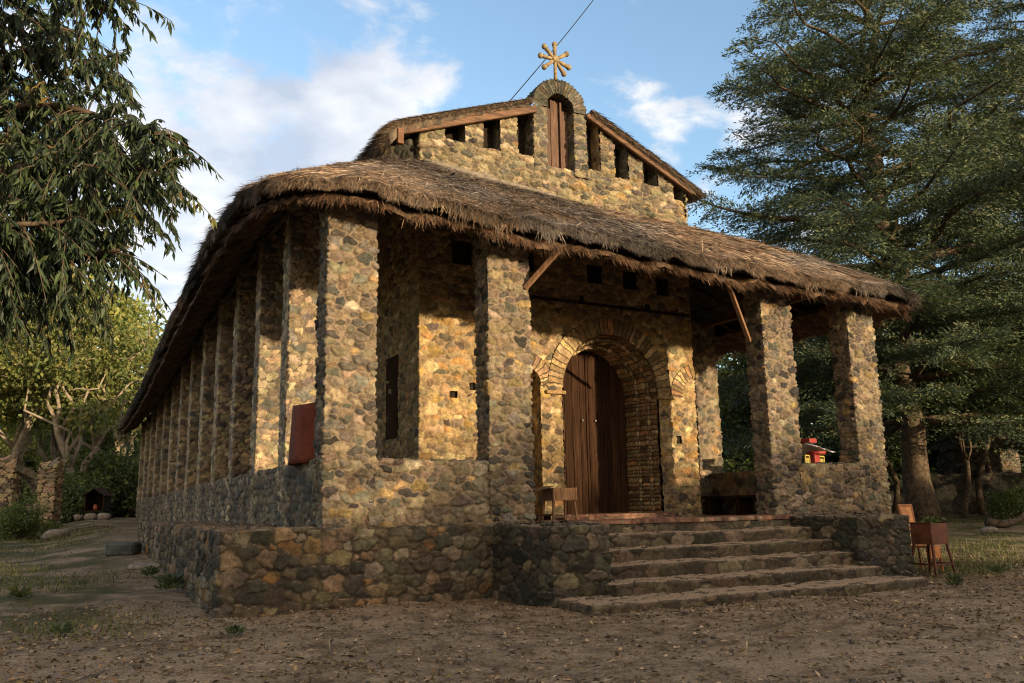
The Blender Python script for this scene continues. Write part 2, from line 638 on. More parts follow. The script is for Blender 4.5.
def stone_grid(name, P, sarr, tarr, sw, sh, amp, seed, pal, mat, parent, closed=False, per=None, mask=None, flip=False, jit=.8,
               wgt=.45, rough=.5, edge_w=.036, link_it=True, tilt=.10, band=None, swap=False):
    """P (nu,nv,3) base grid, sarr (nu,nv), tarr (nu,nv) surface coords"""
    nu, nv = P.shape[:2]
    if closed:
        du = np.roll(P, -1, 0) - np.roll(P, 1, 0)
    else:
        du = np.gradient(P, axis=0)
    dv = np.gradient(P, axis=1)
    nrm = np.cross(du, dv)
    if flip:
        nrm = -nrm
    nrm /= np.linalg.norm(nrm, axis=-1)[..., None] + 1e-9
    if band is not None:
        edge, ids, ox, oy, nid, rng = bands(tarr, sarr, sh, seed, band) if swap else bands(sarr, tarr, sh, seed, band)
    else:
        edge, ids, ox, oy, nid, rng = vor(sarr, tarr, sw, sh, seed, per, jit, wgt)
    cols = lut_cols(rng, pal, (nid,))
    hr = .55 + .9 * rng.rand(nid)
    tx, ty = (rng.rand(nid) - .5) * 2 * tilt, (rng.rand(nid) - .5) * 2 * tilt
    e = np.clip(edge / edge_w, 0, 1)
    h = amp * (e * (2 - e)) ** .8 * hr[ids] + e * (tx[ids] * ox + ty[ids] * oy)
    lump = (np.sin(sarr * 97 + ids * 2.3 + 3 * np.sin(tarr * 60 + ids)) * .8 + np.sin(sarr * 61 + ids) + np.sin(tarr * 71 + ids * 1.7) + np.sin((sarr + tarr) * 43 + ids * .7)) / 3
    h += rough * amp * .5 * lump * e
    h += .006 * np.sin(sarr * 2.3 + seed) + .006 * np.sin(tarr * 3.1 + seed)
    V = P + nrm * (h - amp * .35)[..., None]
    idx = np.arange(nu * nv).reshape(nu, nv)
    if closed:
        a, b = idx, np.roll(idx, -1, 0)
        q = np.stack([a[:, :-1], b[:, :-1], b[:, 1:], a[:, 1:]], -1)
        cen = .5 * (P[:, :-1] + np.roll(P, -1, 0)[:, 1:])
    else:
        q = np.stack([idx[:-1, :-1], idx[1:, :-1], idx[1:, 1:], idx[:-1, 1:]], -1)
        cen = .5 * (P[:-1, :-1] + P[1:, 1:])
    q = q.reshape(-1, 4)
    if flip:
        q = q[:, ::-1]
    if mask is not None:
        q = q[~mask(cen.reshape(-1, 3))]
    me = npmesh(name, V.reshape(-1, 3), q, None, {'edge': edge.ravel(), 'scol': cols[ids].reshape(-1, 3)})
    if link_it:
        return link(name, me, mat, parent)
    return me


def resample(pts, res, closed=False):
    pts = [np.array(p, float) for p in pts]
    if closed:
        pts = pts + [pts[0]]
    out, s, acc = [], [], 0.
    for a, b in zip(pts[:-1], pts[1:]):
        ln = np.linalg.norm(b - a)
        n = max(1, int(round(ln / res)))
        for k in range(n):
            out.append(a + (b - a) * k / n)
            s.append(acc + ln * k / n)
        acc += ln
    if not closed:
        out.append(pts[-1])
        s.append(acc)
    return np.array(out), np.array(s), acc


def sweep(name, path, prof, sw, sh, amp, seed, res, pal, mat, parent, closed=False, mask=None, warp=None, resv=None, **kw):
    """path: plan polyline with the outside on its right; prof: (outward offset, z)"""
    A, s, per = resample(path, res, closed)
    B, t, _ = resample(prof, resv or res)
    # mitred plan normals
    pp = [np.array(p, float) for p in path]
    n = len(pp)
    corner = []
    for i in range(n):
        d1 = pp[i] - pp[i - 1] if (closed or i > 0) else pp[i + 1] - pp[i]
        d2 = pp[(i + 1) % n] - pp[i] if (closed or i < n - 1) else d1
        n1 = np.array([d1[1], -d1[0]]) / np.linalg.norm(d1)
        n2 = np.array([d2[1], -d2[0]]) / np.linalg.norm(d2)
        mvec = (n1 + n2) / (1 + n1 @ n2)
        corner.append(mvec)
    # interpolate offset vector linearly between corners of each segment
    seglen = [0.]
    for i in range(n if closed else n - 1):
        seglen.append(seglen[-1] + np.linalg.norm(pp[(i + 1) % n] - pp[i]))
    cs = np.array(corner + ([corner[0]] if closed else []))
    off = np.stack([np.interp(s, seglen, cs[:, 0]), np.interp(s, seglen, cs[:, 1])], 1)
    P = np.zeros((len(A), len(B), 3))
    P[..., :2] = A[:, None, :] + off[:, None, :] * B[None, :, 0, None]
    P[..., 2] = B[None, :, 1]
    if warp is not None:
        P = warp(P)
    Sg = np.broadcast_to(s[:, None], P.shape[:2])
    Tg = np.broadcast_to(t[None, :], P.shape[:2])
    return stone_grid(name, P, Sg, Tg, sw, sh, amp, seed, pal, mat, parent, closed, per if closed else None, mask, **kw)


PAL_FRONT = [((.205, .155, .095), 4), ((.15, .118, .076), 4), ((.12, .104, .080), 4), ((.050, .045, .038), 3), ((.25, .168, .075), 1.), ((.255, .205, .138), 1.4), ((.125, .097, .073), 2.4)]
PAL_WALL = [((.33, .23, .11), 5), ((.26, .18, .09), 4), ((.19, .145, .085), 3), ((.40, .30, .16), 2.5), ((.11, .085, .06), 1.8), ((.34, .20, .075), 1.5)]
PAL_SIDE = [((.15, .118, .08), 4), ((.19, .148, .096), 3), ((.10, .088, .070), 3), ((.24, .18, .115), 1.5)]
PAL_SIDEP = [((.32, .24, .145), 4), ((.27, .21, .14), 3), ((.15, .13, .11), 2), ((.40, .31, .18), 2)]
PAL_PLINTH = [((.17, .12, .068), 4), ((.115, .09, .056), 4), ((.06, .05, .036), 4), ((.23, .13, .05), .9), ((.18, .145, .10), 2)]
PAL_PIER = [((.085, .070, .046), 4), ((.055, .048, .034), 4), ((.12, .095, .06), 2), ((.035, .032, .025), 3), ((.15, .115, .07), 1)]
PAL_STEP = [((.12, .09, .058), 4), ((.09, .069, .045), 3), ((.155, .115, .074), 2), ((.065, .052, .036), 2)]
PAL_BRICK = [((.20, .095, .06), 4), ((.25, .125, .08), 3), ((.15, .08, .055), 2), ((.24, .165, .11), 1.5)]
PAL_GABLE = [((.20, .155, .095), 4), ((.155, .125, .08), 4), ((.11, .095, .07), 3), ((.27, .215, .135), 2), ((.065, .058, .046), 2), ((.24, .155, .07), .8)]
PAL_SHADED = [((.045, .042, .032), 3), ((.03, .03, .025), 2), ((.07, .06, .045), 1)]  # boundary wall stones, tree shade put into their colour
PAL_ARCH = [((.42, .30, .155), 4), ((.30, .205, .105), 3), ((.20, .14, .08), 3), ((.36, .20, .09), 1.5)]
PAL_DARK = [((.10, .092, .075), 4), ((.14, .12, .09), 3), ((.065, .062, .055), 2), ((.20, .15, .085), 1)]


# ------------------------------------------------------------------ ground
def gz(x, y):
    x = np.asarray(x, float)
    y = np.asarray(y, float)
    z = -1.03 + .025 * np.clip(y, 0, 14) + .02 * np.clip(y - 14, 0, 20) + .008 * np.clip(y - 34, 0, 60) + .022 * np.clip(x - 12, 0, 14) * np.clip((y + 4) / 6, 0, 1)
    z = z + .02 * np.sin(x * .9 + .4) * np.sin(y * .7 + 1) + .012 * np.sin(x * 2.3) * np.cos(y * 2.1 + .5)
    z = z + .28 * np.clip((y - 5) / 8, 0, 1) * np.clip((x + 3.6) / 1.6, 0, 1) * np.clip((14 - x) / 2, 0, 1)
    return z


def hnoise(x, y, seed, n=14, f0=1., f1=14.):
    r = np.random.RandomState(seed)
    h = np.zeros_like(x)
    for i in range(n):
        f = f0 * (f1 / f0) ** (i / (n - 1))
        a = r.rand() * 6.28
        h += np.sin((np.cos(a) * x + np.sin(a) * y) * f + r.rand() * 6.28 + 1.5 * np.sin((np.sin(a) * x - np.cos(a) * y) * f * .6)) / f ** .8
    return h


def spaced(lo, hi, c0, c1, step, grow=1.13):
    a = list(np.arange(c0, c1, step))
    d = step
    x = a[-1]
    while x < hi:
        d *= grow
        x += d
        a.append(x)
    d = step
    x = a[0]
    pre = []
    while x > lo:
        d *= grow
        x -= d
        pre.append(x)
    return np.array(pre[::-1] + a)


def ground_mat():
    mt, nt, N, L, P = newmat('dirt_ground')
    v = objvec(N, L)
    a = noise(N, L, .35, 6, .6, v)
    b = noise(N, L, 3.0, 7, .65, v)
    c = noise(N, L, 30, 5, .7, v)
    g = noise(N, L, .8, 6, .6, v, .3)
    col = mix(N, L, maprange(N, L, b.outputs['Fac'], .32, .68), (.125, .088, .055), (.31, .225, .145))
    col = mix(N, L, maprange(N, L, a.outputs['Fac'], .42, .62, 0, .6), col, (.37, .27, .175))
    col = mix(N, L, 1., col, maprange(N, L, c.outputs['Fac'], .3, .7, .55, 1.35), 'MULTIPLY')
    ga = attr(N, 'grassy')
    gm = N.new('ShaderNodeMath')
    gm.operation = 'MULTIPLY'
    L.new(ga.outputs['Fac'], gm.inputs[0])
    L.new(maprange(N, L, g.outputs['Fac'], .38, .58), gm.inputs[1])
    col = mix(N, L, gm.outputs[0], col, (.055, .058, .02))
    L.new(col, P.inputs['Base Color'])
    P.inputs['Roughness'].default_value = .95
    P.inputs['Specular IOR Level'].default_value = .12
    bb = bump(N, L, c.outputs['Fac'], .9, .03)
    bb = bump(N, L, b.outputs['Fac'], .5, .08, bb)
    L.new(bb, P.inputs['Normal'])
    return mt


def grassiness(x, y):
    """where the thin turf grows: the left yard and beyond the steps on the right"""
    l = np.clip((-1.6 - x) / .8, 0, 1) * np.clip((y + 1.5) / 2.5, 0, 1) * np.clip((x + 16) / 4, 0, 1)
    r = np.clip((x - 9.0) / 1.2, 0, 1) * np.clip((y + 2.6) / 1.2, 0, 1)
    return np.clip(l * .9 + r * .9 + np.clip((y - 14) / 10, 0, .6), 0, 1)


def build_ground():
    X = spaced(-320, 320, -7, 14, .075)
    Y = spaced(-320, 420, -9.5, 3, .06)
    gx, gy = np.meshgrid(X, Y, indexing='ij')
    z = gz(gx, gy)
    near = np.exp(-((gx - 2) / 14) ** 2 - ((gy + 3) / 12) ** 2)
    z = z + near * (.016 * hnoise(gx, gy, 3, 16, 2.2, 20.) + .010 * np.abs(hnoise(gx, gy, 5, 10, 6, 30)))
    V = np.stack([gx, gy, z], -1).reshape(-1, 3)
    idx = np.arange(gx.size).reshape(gx.shape)
    q = np.stack([idx[:-1, :-1], idx[1:, :-1], idx[1:, 1:], idx[:-1, 1:]], -1).reshape(-1, 4)
    me = npmesh('ground', V, q, None, {'grassy': grassiness(gx, gy).ravel()})
    o = link('ground', me, ground_mat())
    o['kind'] = 'structure'


build_ground()

# ------------------------------------------------------------------ church
PW, PD, SP = .729, .442, 2.38
X2, X3, X4 = 2.546, 8.2085, 10.4586
XR = X4 + PW
D0, XI, XO = 2.70, 2.452, 8.74
H1 = .95
NSIDE = 13
church = empty('church', (0, 0, -1.0))
tag(church, 'old stone church with thatched roofs, arched wooden door and rows of square pillars', 'church')


def cp(o):
    """parent to the church keeping world coordinates"""
    o.parent = church
    o.matrix_parent_inverse = Matrix.Translation((0, 0, 1.0))
    return o


ZB = [(-2, 5.45), (0, 5.45), (2.3, 5.6), (5.5, 5.66), (10, 5.43), (17.5, 4.95), (32, 4.33)]      # wall plate on the left flank


def zbeam(y):
    return np.interp(y, [a for a, b in ZB], [b for a, b in ZB])


def hlow(y):
    return np.interp(y, [0, 8, 20, 32], [.95, .95, .84, .75])


def pillar(x, y, ztop, seed, mat, pal, res=.0155, sw=.185, sh=.108, amp=.042, z0=-.02):
    path = [(x, y), (x + PW, y), (x + PW, y + PD), (x, y + PD)]
    o = sweep('pillar', path, [(0, z0), (0, ztop), (-.2, ztop + .01)], sw, sh, amp, seed, res, pal, mat, None, closed=True, wgt=.9, jit=.66)
    return cp(o)


for i, x in enumerate((0, X2, X3, X4)):
    pillar(x, 0, (4.95, 4.75, 4.6, 4.55)[i], 11 + i, M['front_stone'], PAL_FRONT)
for k in range(1, NSIDE + 1):
    y = k * SP
    pillar(0, y, float(zbeam(y)) - .02, 30 + k, M['side_stone'], PAL_SIDEP, .02 if k < 4 else (.032 if k < 8 else .05), amp=.026)
for k in range(1, 4):
    pillar(X4, k * SP, 4.7, 50 + k, M['front_stone'], PAL_FRONT, .04)

# parapet walls between the pillars
lowp = [(0, -.5), (0, H1), (-.40, H1 + .01), (-.40, -.02)]
cp(sweep('low_wall', [(PW - .08, .012), (X2 + .08, .012)], lowp, .20, .118, .042, 71, .0155, PAL_FRONT, M['front_stone'], None, wgt=.95, jit=.7))
cp(sweep('low_wall', [(X3 + PW - .08, .012), (X4 + .08, .012)], lowp, .20, .122, .042, 72, .0155, PAL_FRONT, M['front_stone'], None, wgt=.95, jit=.7))


def warp_low(P):
    P = P.copy()
    P[..., 2] = np.where(P[..., 2] > 0, P[..., 2] * hlow(P[..., 1]) / .95, P[..., 2])
    return P


cp(sweep('low_wall', [(.012, NSIDE * SP + .44), (.012, PD - .06)], lowp, .20, .13, .045, 73, .028, PAL_SIDE, M['side_stone'], None, warp=warp_low, resv=.025))
cp(sweep('low_wall', [(XR - .012, PD - .06), (XR - .012, 5 * SP)], lowp, .27, .17, .03, 74, .05, PAL_FRONT, M['front_stone'], None))

# plinth
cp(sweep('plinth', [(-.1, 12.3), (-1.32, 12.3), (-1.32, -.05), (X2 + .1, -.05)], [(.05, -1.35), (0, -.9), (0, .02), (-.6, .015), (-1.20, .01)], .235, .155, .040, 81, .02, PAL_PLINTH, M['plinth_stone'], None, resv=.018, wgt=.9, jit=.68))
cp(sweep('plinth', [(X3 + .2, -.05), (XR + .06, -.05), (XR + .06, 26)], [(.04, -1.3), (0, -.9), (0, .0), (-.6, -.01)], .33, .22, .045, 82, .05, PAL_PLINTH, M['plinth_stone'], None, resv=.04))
# floor of the porch and ambulatory
fl = MB()
fl.box((5.6, 16.05, -.06), (11.0, 32.0, .12))
cp(fl.build('porch_floor', plain_mat('floor_tile', (.20, .11, .075), .85, .2, .4, 6)))
# stair piers
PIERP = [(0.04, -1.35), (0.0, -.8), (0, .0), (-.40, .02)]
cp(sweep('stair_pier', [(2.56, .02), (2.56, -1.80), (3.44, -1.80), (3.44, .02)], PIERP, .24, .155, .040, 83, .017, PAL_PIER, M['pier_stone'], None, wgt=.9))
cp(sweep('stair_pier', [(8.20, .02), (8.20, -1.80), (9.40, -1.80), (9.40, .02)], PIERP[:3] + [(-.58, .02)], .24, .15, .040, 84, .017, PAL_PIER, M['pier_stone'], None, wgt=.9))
# steps
for k, (x0, x1, yf, z, yb) in enumerate(((3.40, 8.24, -.80, -.175, -.2), (3.40, 8.24, -1.22, -.36, -.7), (3.40, 8.24, -1.66, -.55, -1.1), (3.34, 8.30, -2.10, -.745, -1.55), (2.62, 8.60, -2.66, -.915, -1.70))):
    def wstep(P, k=k):
        P = P.copy()
        P[..., 1] += .012 * np.sin(P[..., 0] * 2.1 + k * 2) + .010 * np.sin(P[..., 0] * 7.3 + k)
        P[..., 2] += .006 * np.sin(P[..., 0] * 1.7 + k * 3) + .004 * np.sin(P[..., 0] * 6.1 + k)
        return P
    cp(sweep('step', [(x0, yb), (x0, yf), (x1, yf), (x1, yb)], [(-.02, z - .22), (.012, z - .028), (.002, z - .004), (-.03, z + .002), (-(yb - yf) , z + .012)], .36, .21, .014, 90 + k, .016, PAL_STEP, M['step_stone'], None, warp=wstep, wgt=.4, rough=.9))
# brick nosing of the porch floor, and the brick door sill
cp(sweep('brick_edging', [(3.42, -.36), (8.24, -.36)], [(0, -.02), (0, .035), (-.75, .045)], .11, .105, .012, 97, .014, PAL_BRICK, M['brick'], None, band=(.21, .44), swap=True, edge_w=.02, tilt=.02))
cp(sweep('stone_riser', [(3.42, -.335), (8.24, -.335)], [(0, -.24), (0, -.03)], .30, .2, .02, 98, .03, PAL_STEP, M['step_stone'], None))
cp(sweep('door_sill', [(5.2, 2.7), (5.2, 2.28), (7.95, 2.28), (7.95, 2.7)], [(0, -.02), (0, .10), (-.4, .105)], .2, .105, .010, 99, .014, PAL_BRICK, M['brick'], None, band=(.062, .3), swap=True, edge_w=.02, tilt=.02))

# ---- nave (cella) walls
PCX, PZS = 6.61, 2.55            # portal centre and springing height
ORD = [(1.14, 2.70, 2.95), (1.05, 2.95, 3.22), (.96, 3.22, 3.60)]
NICHES = [(3.10, 4.82, 3.52, 5.28), (4.55, 4.85, 4.88, 5.22), (6.12, 4.76, 6.48, 5.14), (7.02, 4.72, 7.36, 5.10), (7.86, 4.66, 8.18, 5.04)]
HOLES = [(3.45, 2.42, 3.58, 2.56), (3.05, 2.25, 3.2, 2.38), (8.2, 1.5, 8.34, 1.66), (5.9, 4.3, 6.02, 4.46), (7.55, 4.28, 7.68, 4.44), (8.0, 2.95, 8.1, 3.06)]
BLX, BLR, BLZ = 4.62, .35, 2.58     # blind arch on the left


def arch_in(p, cx, r, zs):
    x, z = p[:, 0] - cx, p[:, 2]
    return (np.abs(x) < r) & (z < zs) | ((x ** 2 + (z - zs) ** 2 < r * r) & (z >= zs))


def mask_front(p):
    mk = arch_in(p, PCX, 1.17, PZS) | arch_in(p, BLX, BLR, BLZ)
    for x0, z0, x1, z1 in NICHES + HOLES:
        mk |= (p[:, 0] > x0) & (p[:, 0] < x1) & (p[:, 2] > z0) & (p[:, 2] < z1)
    return mk & (p[:, 1] < D0 + .05)




def nave_wall():
    # the visible front carries fine stones; the flanks are coarser
    cp(sweep('nave_wall', [(XI, D0 + 2.6), (XI, D0), (XO, D0), (XO, D0 + 2.6)], [(0, -.02), (0, 6.9)], .185, .105, .030, 101, .016, PAL_WALL, M['wall_stone'], None, mask=mask_front, wgt=.85, jit=.64))
    cp(sweep('nave_wall', [(XI, 31.5), (XI, D0 + 2.58)], [(0, -.02), (0, 6.9)], .25, .16, .025, 102, .09, PAL_WALL, M['wall_stone'], None))
    cp(sweep('nave_wall', [(XO, D0 + 2.58), (XO, 31.5), (XI, 31.5)], [(0, -.02), (0, 6.9)], .25, .16, .025, 103, .12, PAL_WALL, M['wall_stone'], None))


nave_wall()
for x0, z0, x1, z1 in NICHES:
    b = MB()
    t = .05
    b.box(((x0 + x1) / 2, D0 + .30, (z0 + z1) / 2), (x1 - x0 + .1, .04, z1 - z0 + .1))
    for sx in (x0 - t / 2, x1 + t / 2):
        b.box((sx, D0 + .15, (z0 + z1) / 2), (t, .27, z1 - z0 + .1))
    for sz in (z0 - t / 2, z1 + t / 2):
        b.box(((x0 + x1) / 2, D0 + .15, sz), (x1 - x0 + .002, .268, t))
    cp(b.build('window', plain_mat('window_reveal', (.05, .038, .026), .9, .1)))
for x0, z0, x1, z1 in HOLES:
    b = MB()
    b.box(((x0 + x1) / 2, D0 + .14, (z0 + z1) / 2), (x1 - x0 + .06, .2, z1 - z0 + .06))
    cp(b.build('putlog_hole', M['dark']))
# tall dark window on the left flank of the nave
b = MB()
b.box((XI - .01, 4.1, 2.4), (.05, .62, 1.6), None, .01)
cp(b.build('shutter', M['door_wood']))
# timber string course with its ends
b = MB()
b.bar((3.7, D0 - .01, 4.34), (XO - .05, D0 - .01, 4.27), .07, .06, .01)
cp(b.build('timber_course', M['door_wood']))


# portal: three recessed orders, jambs and arches of thin stones
def portal():
    prof = []        # (radius, y) from outer face inwards
    for r, y0, y1 in ORD:
        prof += [(r, y0), (r, y1)]
    zs = PZS
    # right jamb, from the door outwards
    right = [(PCX + r, y) for r, y in prof[::-1]]
    cp(sweep('door_jamb', right, [(0, -.02), (0, zs)], .30, .09, .026, 111, .014, PAL_ARCH, M['arch_stone'], None, edge_w=.03, band=(.38, .47, .74, .83), tilt=.03))
    left = [(PCX - r, y) for r, y in prof]
    cp(sweep('door_jamb', left, [(0, -.02), (0, zs)], .30, .09, .026, 112, .014, PAL_ARCH, M['arch_stone'], None, edge_w=.03, band=(.25, .34, .61, .70), tilt=.03))
    A, s, _ = resample(prof, .016)
    na = 200
    th = np.linspace(0, np.pi, na)
    P = np.zeros((len(A), na, 3))
    P[..., 0] = PCX + A[:, None, 0] * np.cos(th)
    P[..., 1] = A[:, None, 1]
    P[..., 2] = zs + A[:, None, 0] * np.sin(th)
    Sg = np.broadcast_to(s[:, None], P.shape[:2])
    Tg = np.broadcast_to((th * 1.05)[None, :], P.shape[:2])
    cp(stone_grid('door_arch', P, Sg, Tg, .26, .115, .022, 113, PAL_ARCH, M['arch_stone'], None, flip=True, edge_w=.03, band=(.25, .34, .61, .70), tilt=.03))
    ring('arch_ring', PCX, zs, 1.13, 1.50, D0 - .055, 0, np.pi, 114, .12)
    # impost stones
    im = plain_mat('impost_stone', (.32, .23, .125), .9, .2, .4, 14)
    for sgn in (-1, 1):
        for c, d in (((PCX + sgn * 1.33, D0 - .02, PZS - .10), (.44, .14, .07)), ((PCX + sgn * 1.08, 2.98, PZS - .09), (.16, .16, .07)), ((PCX + sgn * .99, 3.26, PZS - .09), (.16, .16, .07))):
            b = MB()
            b.box(c, d, None, .014, (.85, .75, .65))
            cp(b.build('impost', im))


def ring(name, cx, zs, r0, r1, y, a0, a1, seed, sh, mat='arch_stone', pal=PAL_ARCH, thick=.07, sw=None):
    """a ring of radial stones standing proud of the wall face"""
    n = max(24, int((a1 - a0) * r1 / .015))
    th = np.linspace(a0, a1, n)
    prof = [(r0, y + thick), (r0, y), (r1, y), (r1, y + thick)]
    A, s, _ = resample(prof, .017)
    P = np.zeros((len(A), n, 3))
    P[..., 0] = cx + A[:, None, 0] * np.cos(th)
    P[..., 1] = A[:, None, 1]
    P[..., 2] = zs + A[:, None, 0] * np.sin(th)
    rm = .5 * (r0 + r1)
    Sg = np.broadcast_to(s[:, None], P.shape[:2])
    Tg = np.broadcast_to((th * rm)[None, :], P.shape[:2])
    return cp(stone_grid(name, P, Sg, Tg, sw or (r1 - r0) * 1.1, sh, .022, seed, pal, M[mat], None, flip=True, edge_w=.03, band=(), tilt=.04))


portal()
# door: two leaves of vertical planks
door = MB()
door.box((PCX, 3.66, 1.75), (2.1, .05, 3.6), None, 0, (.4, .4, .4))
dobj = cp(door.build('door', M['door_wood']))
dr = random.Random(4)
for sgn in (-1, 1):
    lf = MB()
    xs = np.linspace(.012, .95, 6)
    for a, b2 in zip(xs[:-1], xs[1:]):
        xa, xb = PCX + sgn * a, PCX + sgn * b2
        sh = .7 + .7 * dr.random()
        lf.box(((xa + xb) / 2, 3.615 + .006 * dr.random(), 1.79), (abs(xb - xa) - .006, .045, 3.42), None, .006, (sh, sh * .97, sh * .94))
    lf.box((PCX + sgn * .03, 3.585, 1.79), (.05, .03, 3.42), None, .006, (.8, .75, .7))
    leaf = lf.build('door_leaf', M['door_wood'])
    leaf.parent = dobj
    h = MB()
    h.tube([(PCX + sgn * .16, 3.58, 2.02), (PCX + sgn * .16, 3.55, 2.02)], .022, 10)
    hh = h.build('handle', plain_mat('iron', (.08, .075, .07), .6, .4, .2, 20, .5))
    hh.parent = leaf
# blind arch on the left of the door
ring('blind_arch_ring', BLX, BLZ, BLR - .02, BLR + .30, D0 - .05, 0, np.pi, 121, .105)
prof = [(BLX - BLR, 2.70), (BLX - BLR, 3.05), (BLX + BLR, 3.05), (BLX + BLR, 2.70)]
cp(sweep('blind_arch', prof, [(0, -.02), (0, BLZ + BLR)], .22, .11, .02, 122, .03, PAL_WALL, M['wall_stone'], None))
na = 60
th = np.linspace(0, np.pi, na)
yy = np.linspace(2.68, 3.06, 16)
P = np.zeros((16, na, 3))
P[..., 0] = BLX + BLR * np.cos(th)[None]
P[..., 1] = yy[:, None]
P[..., 2] = BLZ + BLR * np.sin(th)[None]
cp(stone_grid('blind_arch_vault', P, np.broadcast_to(yy[:, None], (16, na)), np.broadcast_to((th * BLR)[None], (16, na)), .3, .1, .015, 123, PAL_ARCH, M['arch_stone'], None, flip=True))
# flush arc of thin stones right of the portal
ring('relief_arch', 8.86, 2.45, .48, .78, D0 - .04, np.pi * .56, np.pi * .98, 124, .105)

# ---- upper gable wall
SLOPE = .365
GCX = 5.55


def zgab(x):
    """top of the thatch along the gable: the left slope is a little flatter than the right"""
    x = np.asarray(x, float)
    return np.where(x < GCX, 8.70 - .358 * (GCX - x), 8.83 - .480 * (x - GCX))


GW = [(2.95, 7.29, 3.39), (3.78, 7.26, 4.16), (4.56, 7.27, 4.90), (6.20, 7.22, 6.54), (6.91, 7.15, 7.26), (7.65, 7.12, 8.02), (8.43, 6.5, 8.74)]
GTOP = lambda x: 8.12 - SLOPE * abs(x - GCX) + .15


def warp_g(P):
    P = P.copy()
    t = (P[..., 2] - 6.0)
    P[..., 2] = 6.0 + t * (zgab(P[..., 0]) - .26 - 6.0)
    return P


def mask_g(p):
    mk = np.zeros(len(p), bool)
    for x0, z0, x1 in GW:
        mk |= (p[:, 0] > x0) & (p[:, 0] < x1) & (p[:, 2] > z0)
    mk |= (np.abs(p[:, 0] - GCX) < .60) & (p[:, 2] > 7.12)
    return mk & (p[:, 1] < D0 + .1)


